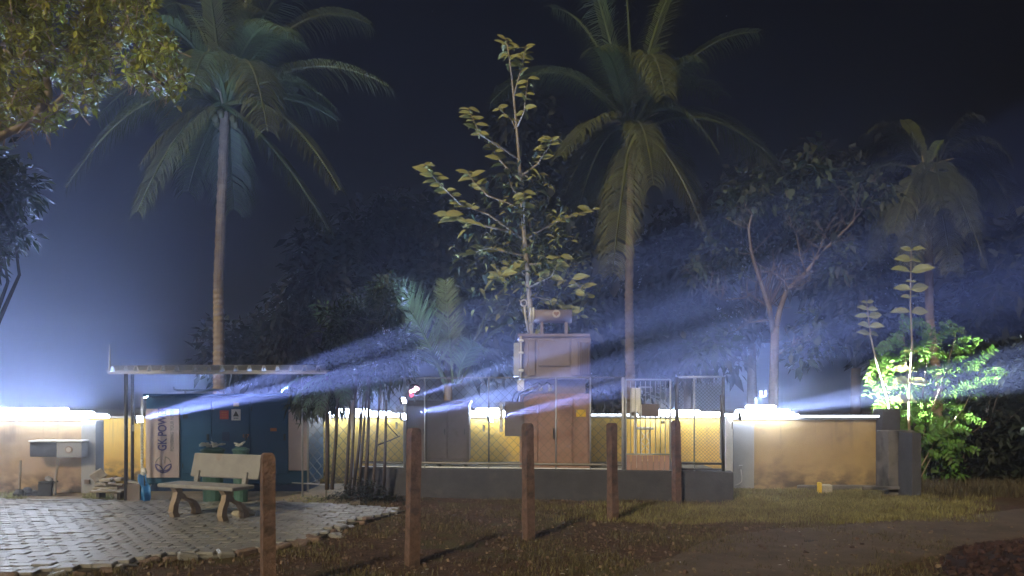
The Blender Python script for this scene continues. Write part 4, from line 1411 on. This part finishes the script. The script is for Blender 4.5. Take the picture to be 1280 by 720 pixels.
for pts in ([(0.05, 0, 3.2), nl(-120, 215, 9.3), nl(-30, 185, 9.1), nl(10, 166, 9.0), nl(48, 150, 9.0), nl(80, 120, 9.2), nl(130, 85, 9.4)],
            [nl(48, 150, 9.0), nl(60, 118, 9.3), nl(58, 90, 9.6), nl(100, 40, 9.8)], [(-.1, .1, 4.6), nl(-60, 60, 9.8), nl(30, 70, 9.8), nl(120, 60, 9.9), nl(190, 95, 9.6), nl(225, 125, 9.5)],
            [nl(120, 60, 9.9), nl(165, 20, 9.9), nl(175, -20, 10)], [(0, .1, 5.5), nl(0, -40, 10), nl(90, -60, 10)]):
    q = MB(); k = len(pts); q.tube(pts, [.075 * (1 - .8 * i / (k - 1)) for i in range(k)], 8, jit=.05); q.build("limb", M['barkp'], nt_, smooth=True)

# darker, greyer tree at the left edge below it
lt2 = tree("grey_green_tree", -40, 10.2, [(-5, 230, 32, 50), (-10, 300, 26, 50), (-60, 260, 60, 90)], "grey green leafy tree at the left picture edge below the lit crown", M['leaf_dark'], 61, nclump=150, per=55, spread=.26, L=.13, W=.045, trunk_r=.1, cat="tree")

# large leaved young tree in the middle ------------------------------------------------
Yc = 18.6
bx_ = (662 - 640) / FPX * Yc
lt_ = empty("large_leaved_tree", (bx_, Yc, 0), label="slender tall young tree with big drooping yellowish leaves above the transformer", cat="tree")
def ll(px, py, dy=0): p = P(px, py, Yc + dy); return Vector((p.x - bx_, dy, p.z))
stem_px = [(662, 610), (664, 500), (664, 400), (660, 350), (655, 290), (652, 240), (648, 190), (645, 150), (640, 100), (634, 52)]
q = MB(); q.tube([ll(*p) for p in stem_px], [.085, .08, .075, .065, .055, .045, .035, .03, .022, .01], 9, jit=.05); q.build("trunk", M['barkp'], lt_, smooth=True)
brs = [  # (polyline px, dy at end, leaves along last part, leaf scale)
    ([(640, 100), (637, 75), (632, 48)], 0, 22, 1.0, 1), ([(642, 120), (652, 85), (657, 58)], .3, 16, .95, 1),
    ([(646, 160), (655, 140), (660, 98)], -.3, 14, .9, 1), ([(646, 165), (640, 150), (622, 135)], .2, 9, .9, 1),
    ([(650, 200), (600, 168), (585, 135)], -.4, 20, .95, 1), ([(652, 230), (620, 195), (612, 180)], .3, 14, 1, 0), ([(652, 220), (672, 205), (688, 180), (690, 172)], -.4, 18, 1, 1),
    ([(655, 300), (610, 268), (575, 255), (545, 225), (530, 205)], -.6, 26, 1.15, 1), ([(640, 290), (585, 278), (555, 268)], -.6, 12, 1.3, 1),
    ([(652, 260), (610, 245), (590, 225), (585, 215)], .3, 15, 1, 1), ([(655, 290), (655, 262), (655, 240)], -.7, 14, 1, 1),
    ([(655, 300), (690, 280), (715, 270), (740, 262)], .3, 18, 1, 0), ([(656, 320), (610, 310), (585, 318)], .4, 18, 1.1, 0), ([(656, 330), (700, 330), (735, 372)], -.2, 22, 1.1, 0),
    ([(658, 345), (640, 330), (620, 350)], -.5, 18, 1.15, 0), ([(660, 360), (690, 345), (700, 320)], -.5, 18, 1.1, 0), ([(660, 370), (690, 375), (725, 395)], .1, 18, 1.1, 0),
    ([(660, 380), (640, 372), (630, 395)], .2, 14, 1.1, 0), ([(656, 310), (670, 300), (680, 285)], .6, 16, 1, 0), ([(652, 250), (640, 235), (630, 205)], -.2, 16, 1, 0), ([(650, 215), (665, 225), (672, 245)], .5, 14, 1, 0)]
leafv = []
for k in range(6):
    q_ = MB(); rr = random.Random(90 + k)
    q_.leaf((0, 0, 0), (1, 0, 0), (0, rr.uniform(-.3, .3), 1), .34, .15, droop=rr.uniform(.25, .7), seg=4, fold=.1)
    leafv.append(q_.mesh("leaf", M['leaf_teak']))
def place_leaf(parent, p, d_, scale, name="leaf", pool=leafv, rr=random):
    d_ = Vector(d_).normalized()
    nn_ = Vector((rr.gauss(0, .2), -1.0 + rr.gauss(0, .3), .45)); nn_ = (nn_ - d_ * nn_.dot(d_)).normalized()
    yy_ = nn_.cross(d_)
    rot = Matrix(((d_.x, yy_.x, nn_.x), (d_.y, yy_.y, nn_.y), (d_.z, yy_.z, nn_.z))).to_quaternion()
    o = bpy.data.objects.new(name, pool[rr.randrange(len(pool))])
    COL.objects.link(o); o.parent = parent; o.location = p
    o.rotation_mode = 'QUATERNION'; o.rotation_quaternion = rot
    o.scale = (scale,) * 3
    return o
rr = random.Random(77); nleaf = 0; extra = MB()
for pts, dyE, nl_, s_, lit in brs:
    k = len(pts)
    pl_ = [ll(x, y, dyE * i / (k - 1)) for i, (x, y) in enumerate(pts)]
    MB().tube(pl_, [.026 * (1 - .75 * i / (k - 1)) for i in range(k)], 6).build("branch", M['barkp'], lt_, smooth=True)
    for j in range(nl_):
        t = 1 - (j / nl_) * (.62 if k > 2 else .9)
        kk = t * (k - 1); i = min(int(kk), k - 2)
        p = pl_[i].lerp(pl_[i + 1], kk - i)
        a = (j % 2) * PI + rr.uniform(-.7, .7) + (j // 2) * 1.2
        dvec = Vector((math.cos(a), math.sin(a) * .8, rr.uniform(-.15, .45)))
        if nleaf < 292: place_leaf(lt_, p, dvec, s_ * rr.uniform(.55, 1.05), rr=rr)
        else: extra.leaf(p, dvec, (0, -1, 1), .38 * s_, .16, .5, 4)
        nleaf += 1
extra2 = MB()
for k in range(1100):      # smaller leaves filling the lower crown, most darkened to stand in for shade
    x = rr.gauss(662, 44); y = rr.gauss(315, 62)
    if y > 412 or y < 190 or abs(x - 650) > 20 + (y - 180) * .5: continue
    p = ll(x, y, rr.uniform(-.6, .9)); a = rr.uniform(0, 2 * PI)
    (extra if k % 3 else extra2).leaf(p, (math.cos(a), math.sin(a), rr.uniform(-.5, .3)), (rr.gauss(0, .4), -.7, 1), rr.uniform(.12, .28), rr.uniform(.05, .12), rr.uniform(.1, .9), 4)
extra.build("small_leaves", M['leaf_dark'], lt_, kind="stuff")
extra2.build("small_leaves", M['leaf_teak'], lt_, kind="stuff")

# ------------------------------------------------------------------ palm clump with leaning stems, left of the second post
Ya = 14.0
ac = empty("clump_palm", (P(440, 0, Ya).x, Ya, 0), label="clump of thin dark leaning stems with a bushy crown right of the generator", cat="palm tree")
def al(px, py, dy=0): p = P(px, py, Ya + dy); return Vector((p.x - ac.location.x, dy, p.z))
for (xb, yb, xt, yt, r_) in ((409, 612, 409, 470, .035), (415, 612, 424, 470, .03), (432, 618, 440, 480, .028), (437, 620, 446, 460, .022), (441, 620, 455, 490, .024),
                             (448, 618, 460, 470, .022), (457, 615, 462, 470, .030), (466, 612, 476, 480, .024), (480, 616, 483, 500, .026), (473, 556, 500, 545, .012), (484, 530, 497, 545, .010)):
    MB().tube([al(xb, yb, rr.uniform(-.2, .2)), al((xb + xt) / 2 + rr.uniform(-1, 1), (yb + yt) / 2), al(xt, yt, rr.uniform(-.1, .3))], [r_ * 1.2, r_, r_ * .8], 7).build("stem", M['barkd'], ac, smooth=True)
q = MB().tube([al(441, 555), al(440.5, 530), al(441, 500)], [.02, .03, .035], 7, jit=.3); q.build("stem", M['cap'], ac)
cents = []
rg = np.random.default_rng(70)
for (cx_, cz_, rx, rz, nn_) in ((455, 455, 55, 35, 34), (440, 400, 45, 40, 36), (420, 480, 25, 22, 20), (480, 375, 22, 25, 22), (395, 498, 25, 22, 20), (500, 440, 20, 30, 20)):
    for k in range(nn_):
        u = rg.normal(size=3); u /= np.linalg.norm(u); u *= rg.random() ** .4
        p = P(cx_ + u[0] * rx, cz_ + u[2] * rz, Ya + .6 + u[1] * .7)
        cents.append((p.x - ac.location.x, p.y - Ya, p.z))
bush_crown("crown", ac, cents, 55, .22, .15, .035, M['leaf_dark'], 71)
for i in range(14):
    a = rr.uniform(0, 2 * PI); b0 = al(rr.uniform(420, 475), rr.uniform(430, 480), .3)
    frond("frond", ac, b0, b0 + Vector((math.cos(a) * .7, math.sin(a) * .5, rr.uniform(-.1, .5))), .25, M['frond'], .28, 26, .016, 300 + i, hang=.5)
# drooping leaf tufts over the right end of the generator
for i, (bx2, by2, tx, ty) in enumerate(((408, 470, 366, 505), (410, 468, 380, 515), (412, 470, 398, 520), (405, 470, 352, 488), (425, 480, 432, 505))):
    frond("frond", ac, al(bx2, by2, .1), al(tx, ty, -.3), .12, M['frondl'], .26, 26, .018, 400 + i, hang=.8)
# leafy tuft above it, its lit look put into a paler colour
lb = tree("light_bush", 478, 21, [(484, 368, 20, 18), (430, 390, 26, 16), (500, 385, 12, 12)], "leafy bush top above the palm clump, coloured paler to look lit", M['frondl'], 81, nclump=30, per=50, spread=.28, L=.16, W=.04, trunk_r=.05, cat="bush")

# heap of prunings and debris at the foot of the clump
q = MB(); rr = random.Random(15)
c0 = G(452, 628)
for k in range(900):
    u = rr.gauss(0, .42); v_ = rr.gauss(0, .18); hgt = .42 * math.exp(-(u / .5) ** 2 - (v_ / .3) ** 2)
    p = Vector((c0.x + u, c0.y + .15 + v_, rr.uniform(0, max(.05, hgt))))
    a = rr.uniform(0, 2 * PI)
    q.leaf(p, (math.cos(a), math.sin(a), rr.uniform(-.2, .8)), (0, 0, 1), rr.uniform(.08, .2), rr.uniform(.015, .05), .3, 2)
q.build("leaf_debris", M['leaf_forest'], kind="stuff", label="dark heap of cut leaves at the foot of the palm stems")

# ------------------------------------------------------------------ floodlit shrub with pinnate leaves and two saplings
Ys = 16.4
sx = (1140 - 640) / FPX * Ys
sh = empty("pinnate_shrub", (sx, Ys, 0), label="brilliant floodlit green shrub with paired leaflets behind the grey pillar", cat="shrub")
def sl(px, py, dy=0): p = P(px, py, Ys + dy); return Vector((p.x - sx, dy, p.z))
def pinnate(parent, b0, tip, rise, ll_, npair, m, seed, name="compound_leaf"):
    rr = random.Random(seed); q = MB()
    B, T = Vector(b0), Vector(tip)
    def pt(t): return B + (T - B) * t + Vector((0, 0, 4 * rise * t * (1 - t)))
    q.tube([pt(i / 6) for i in range(7)], [.006 * (1 - .7 * i / 6) for i in range(7)], 4)
    for i in range(npair):
        t = .15 + .85 * i / npair
        p = pt(t); tg = (pt(min(1, t + .03)) - pt(t - .03)).normalized()
        sd = tg.cross(Vector((rr.gauss(0, .2), -1 + rr.gauss(0, .3), .5))).normalized()
        for sg in (-1, 1):
            q.leaf(p, sd * sg + tg * .35 + Vector((rr.gauss(0, .15), rr.gauss(0, .15), rr.gauss(0, .15))), Vector((0, -1, .6)), ll_ * rr.uniform(.8, 1.15), ll_ * .48, .15, 3)
    return q.build(name, m, parent)
rr = random.Random(66)
stems = [([(1140, 615), (1138, 540), (1134, 470), (1128, 400)], .028), ([(1142, 615), (1155, 540), (1180, 470), (1195, 420)], .02), ([(1140, 600), (1120, 520), (1105, 470), (1092, 450)], .02),
         ([(1142, 600), (1170, 550), (1205, 510), (1232, 450)], .018), ([(1141, 610), (1150, 520), (1160, 440), (1178, 410)], .018), ([(1143, 612), (1165, 570), (1195, 560)], .015)]
for pts, r_ in stems:
    k = len(pts); pl_ = [sl(x, y, rr.uniform(-.1, .4) * i / k) for i, (x, y) in enumerate(pts)]
    MB().tube(pl_, [r_ * (1 - .7 * i / (k - 1)) for i in range(k)], 7).build("stem", M['barkp'], sh, smooth=True)
    n3 = 15
    for j in range(n3):
        t = .3 + .7 * j / n3; kk = t * (k - 1); i = min(int(kk), k - 2)
        p = pl_[i].lerp(pl_[i + 1], kk - i)
        a = rr.uniform(0, 2 * PI)
        e = p + Vector((math.cos(a) * .5, math.sin(a) * .35 - .1, rr.uniform(-.25, .32)))
        pinnate(sh, p, e, .08, .115, 9, M['leaf_lime'], 500 + j + int(r_ * 5000))
for (x0_, y0_, x1_, y1_) in ((1165, 440, 1192, 402), (1110, 445, 1134, 405), (1112, 420, 1085, 478), (1100, 440, 1082, 500), (1210, 470, 1245, 435), (1190, 490, 1238, 475),
                             (1130, 412, 1152, 402), (1120, 430, 1096, 440), (1175, 500, 1212, 480), (1130, 520, 1165, 500), (1150, 480, 1120, 520), (1150, 560, 1182, 535), (1110, 480, 1090, 530), (1125, 540, 1110, 570), (1105, 500, 1083, 470), (1118, 470, 1098, 430), (1120, 500, 1100, 460), (1135, 450, 1118, 420), (1150, 450, 1165, 415), (1130, 490, 1105, 515), (1145, 500, 1130, 540), (1160, 520, 1180, 560), (1150, 540, 1140, 590), (1165, 540, 1195, 585)):
    pinnate(sh, sl(x0_, y0_, -.1), sl(x1_, y1_, -.3), .06, .125, 10, M['leaf_lime'], x0_ + y0_)
rg = np.random.default_rng(99)
cents = [tuple(sl(rg.uniform(1130, 1200), rg.uniform(500, 600), rg.uniform(0, .7))) for _ in range(60)]
bush_crown("inner_leaves", sh, cents, 22, .25, .11, .055, M['leaf_lime'], 98, kind="stuff")

leafw = []
M['leaf_yel'] = mat("sapling_leaf", (.24, .25, .07), .5, .2, 3, .1, 20, island=.25, trans=.2)
for k in range(4):
    q_ = MB(); r5 = random.Random(190 + k)
    q_.leaf((0, 0, 0), (1, 0, 0), (0, r5.uniform(-.3, .3), 1), .37, .21, droop=r5.uniform(.15, .5), seg=4, fold=.12)
    leafw.append(q_.mesh("leaf", M['leaf_yel']))
for nm, stem, levels, s0, lab in (
        ("broadleaf_sapling", [(1137, 600), (1136, 500), (1140, 430), (1138, 380), (1139, 312)],
         [(500, 1.1), (478, 1.0), (462, .9), (440, .4), (390, .95), (372, .55), (362, .95), (340, 1.05), (325, .95), (313, .6), (352, .3)], 1.0, "taller sapling with pairs of broad yellowish leaves rising from the floodlit shrub"),
        ("broadleaf_sapling", [(1128, 600), (1110, 500), (1095, 450), (1088, 420), (1083, 376)],
         [(418, .7), (408, .75), (396, .7), (387, .62), (378, .4)], .9, "shorter sapling with small round leaf pairs left of the taller one")):
    px0 = stem[0][0]; Yq = Ys - .35; xq = (px0 - 640) / FPX * Yq
    t = empty(nm, (xq, Yq, 0), label=lab, cat="sapling", group="saplings in the lit shrub")
    pl_ = []
    for (x, y) in stem:
        p = P(x, y, Yq); pl_.append(Vector((p.x - xq, 0, p.z)))
    pl_[0].z = 0
    MB().tube(pl_, [.03, .026, .02, .014, .006], 7).build("stem", M['barkp'], t, smooth=True)
    for j, (y, s_) in enumerate(levels):
        # find stem x at this y
        for i in range(len(stem) - 1):
            if stem[i][1] >= y >= stem[i + 1][1]:
                f_ = (stem[i][1] - y) / (stem[i][1] - stem[i + 1][1]); p = pl_[i].lerp(pl_[i + 1], f_)
        for sg in (-1, 1):
            a = rr.gauss(0, .35) - (.3 if j % 2 else -.1)
            place_leaf(t, p, (sg * math.cos(a), math.sin(a) - .25, rr.uniform(.15, .4)), s_ * rr.uniform(.88, 1.12), pool=leafw, rr=rr)

# ------------------------------------------------------------------ grass, weeds, litter, gravel
def blades(name, pts, hmin, hmax, wd_, m, seed, spread=.04, per=7):
    rg = np.random.default_rng(seed)
    pts = np.repeat(np.asarray(pts), per, axis=0)
    pts[:, 0] += rg.normal(0, spread, len(pts)); pts[:, 1] += rg.normal(0, spread, len(pts))
    N = len(pts); h_ = rg.uniform(hmin, hmax, N); a = rg.uniform(0, 2 * PI, N); ln = rg.uniform(.1, .9, N) * h_
    dx, dy = np.cos(a), np.sin(a)
    sx_, sy_ = -dy * wd_ / 2, dx * wd_ / 2
    z0 = pts[:, 2] - .01
    b0 = np.stack([pts[:, 0] - sx_, pts[:, 1] - sy_, z0], 1); b1 = np.stack([pts[:, 0] + sx_, pts[:, 1] + sy_, z0], 1)
    m0 = np.stack([pts[:, 0] + dx * ln * .35 - sx_ * .7, pts[:, 1] + dy * ln * .35 - sy_ * .7, z0 + h_ * .6], 1)
    m1 = np.stack([pts[:, 0] + dx * ln * .35 + sx_ * .7, pts[:, 1] + dy * ln * .35 + sy_ * .7, z0 + h_ * .6], 1)
    tp = np.stack([pts[:, 0] + dx * ln, pts[:, 1] + dy * ln, z0 + h_], 1)
    v = np.stack([b0, b1, m1, m0, tp], 1).reshape(-1, 3)
    tri = np.array([[0, 1, 2], [0, 2, 3], [3, 2, 4]])
    f = (np.arange(N)[:, None, None] * 5 + tri[None]).reshape(-1, 3)
    return tag(link(name, np_mesh(name, v, f, m)), kind="stuff")


rr = random.Random(123)
yin = lambda x, y: inside(yard, x, y)
pts = []
while len(pts) < 9000:      # grass in front of the ochre wall, thinning out to the track
    px = rr.uniform(905, 1250); py = rr.uniform(612, 654)
    if rr.random() < (py - 612) / 60 or rr.random() < (px - 1100) / 150 or rr.random() < .35 + .45 * math.sin(px * .05 + py * .2) * math.sin(px * .021 + 2): continue
    p = G(px, py); 
    if p.y > 15.38 and px < 1105: continue
    if 14.1 < p.y and 1100 < px < 1146: continue
    pts.append((p.x, p.y, h_ground(p.x, p.y)))
for k in range(1400):
    p = G(900 - abs(rr.gauss(0, 90)), rr.uniform(630, 655))
    if p.x < 4.5: pts.append((p.x, p.y, h_ground(p.x, p.y)))
blades("grass", pts, .03, .09, .010, M['grass'], 1, .05, 6)
pts = []
while len(pts) < 5200:      # scattered weeds between the posts and the plinth
    x = rr.uniform(-6, 5.5); y = rr.uniform(6.2, 14.0)
    if yin(x, y): continue
    n_v = math.sin(x * 1.9 + .5) * math.sin(y * 1.6 + x * .5) + .4 * math.sin(x * 4.1 + y * 3.3)
    if n_v < .15 and rr.random() > .13: continue
    if y > 13.4 and x > 3.7: continue
    pts.append((x, y, h_ground(x, y)))
blades("weeds", pts, .02, .08, .010, mat("dry_weeds", (.11, .09, .045), .8, .4, 1, 0, island=.6, trans=.1), 2, .05, 6)
pts = []
while len(pts) < 420:      # tufts by the sandy strip and the yard edge
    px = rr.uniform(-20, 200); py = rr.uniform(617, 629)
    if math.sin(px * .12) + math.sin(px * .05 + 1) < .2: continue
    p = G(px, py); pts.append((p.x, p.y, 0))
for k in range(60):
    p = G(rr.gauss(392, 12), rr.gauss(628, 3)); pts.append((p.x, p.y, 0))
blades("grass_tufts", pts, .03, .11, .012, mat("pale_grass", (.24, .25, .10), .7, .3, 1, 0, island=.5, trans=.2), 3, .04, 6)

q = MB()
for k in range(2600):      # fallen leaves and chips over the earth
    x = rr.uniform(-7, 6.5); y = rr.uniform(5.6, 14.2)
    if yin(x, y) and rr.random() < .93: continue
    a = rr.uniform(0, 2 * PI); s_ = rr.uniform(.02, .065)
    q.leaf((x, y, h_ground(x, y) + (.07 if yin(x, y) else .012)), (math.cos(a), math.sin(a), rr.uniform(-.1, .3)), (rr.gauss(0, .3), rr.gauss(0, .3), 1), s_, s_ * .5, .1, 2)
for k in range(260):
    p = G(rr.uniform(0, 185), rr.uniform(613, 627)); a = rr.uniform(0, 2 * PI); s_ = rr.uniform(.05, .1)
    q.leaf((p.x, p.y, .015), (math.cos(a), math.sin(a), .2), (0, 0, 1), s_, s_ * .5, .1, 2)
q.build("leaf_litter", M['litter'], kind="stuff")
q = MB()
for k in range(46):       # bright white scraps
    x = rr.uniform(-1.5, 4.5); y = rr.uniform(6.5, 13); a = rr.uniform(0, 2 * PI)
    q.leaf((x, y, h_ground(x, y) + .02), (math.cos(a), math.sin(a), .1), (0, 0, 1), rr.uniform(.02, .07), .02, .05, 2)
q.build("paper_scraps", M['whitep'], kind="stuff")

q = MB(); rr = random.Random(321)
for k in range(5200):
    x = rr.uniform(-6, 7); y = 5.6 + 8.4 * rr.random() ** 1.3
    if yin(x, y): continue
    s_ = rr.uniform(.008, .03) * (1.6 if rr.random() < .05 else 1)
    q.box((x, y, h_ground(x, y) + s_ * .25), (s_ * 1.3, s_, s_ * .7), Euler((rr.uniform(0, 3), rr.uniform(0, 3), rr.uniform(0, 3))).to_matrix())
q.build("earth_clods", mat("earth_clod", (.15, .10, .075), .9, .3, 5, .3, 30, island=.5), kind="stuff")
# sandy strip in front of the left walls
q = MB()
V = [G(-700, 618), G(-60, 628.5), G(190, 630), G(450, 633), G(450, 606), G(200, 606), Vector((-7.7, 14.85, 0)), Vector((-16, 14.85, 0))]
V[0] = Vector((-16, 13.2, 0))
q.add([(p.x, p.y, .024) for p in V], [tuple(range(len(V)))])
q.build("sandy_strip", mat("sandy_soil", (.22, .18, .12), .95, .3, 5, .5, 30), kind="structure")

# heap of red gravel at the bottom right
q = MB(); c0 = Vector((5.15, 6.9, 0))
def hh(x, y):
    u = ((x - 6.25) / 2.0); v_ = ((y - 7.0) / 2.6)
    uu = u * .9 - v_ * .35; vv = v_ * .9 + u * .35
    return .62 * max(0, 1 - math.sqrt(uu * uu + vv * vv)) 
V = []; F = []; n1 = 40
for i in range(n1 + 1):
    for j in range(n1 + 1):
        x = 3.0 + 6 * i / n1; y = 4.2 + 6 * j / n1; V.append((x, y, hh(x, y) - .01 + (random.uniform(0, .02) if hh(x, y) > 0 else 0)))
for i in range(n1):
    for j in range(n1):
        a = i * (n1 + 1) + j; F.append((a, a + n1 + 1, a + n1 + 2, a + 1))
q.add(V, F)
heap = empty("gravel_heap", (0, 0, 0), label="dark red gravel heap at the bottom right beside the track", cat="heap")
q.build("mound", M['stonered'], heap, smooth=True)
q = MB(); rr = random.Random(44)
for k in range(4200):
    x = rr.uniform(3.2, 8.5); y = rr.uniform(4.5, 9.9); z = hh(x, y)
    if z < .01 and rr.random() < .975: continue
    s_ = rr.uniform(.02, .065)
    q.box((x, y, z + s_ * .2), (s_, s_ * rr.uniform(.6, 1), s_ * rr.uniform(.5, .8)), Euler((rr.uniform(0, 3), rr.uniform(0, 3), rr.uniform(0, 3))).to_matrix())
q.build("loose_stones", M['stonered'], heap, kind="stuff")

# low dry brush behind the pillar, at the foot of the shrub
pts = []
for k in range(500):
    p = G(rr.uniform(1146, 1290), rr.uniform(607, 622)); pts.append((p.x, p.y, 0))
blades("dry_brush", pts, .06, .26, .012, mat("dry_brush", (.08, .065, .04), .8, .4, 1, 0, island=.6), 7, .08, 6)

# overhead wire and stars
for (px, py, s_) in ((908, 20, .55), (541, 14, .3)):
    p = P(px, py, 900)
    q = MB().tube([p - Vector((s_, 0, 0)), p, p + Vector((s_, 0, 0))], [.1, s_, .1], 6)
    q.build("star", M['star'], kind="structure")
print("objects", len(bpy.data.objects))
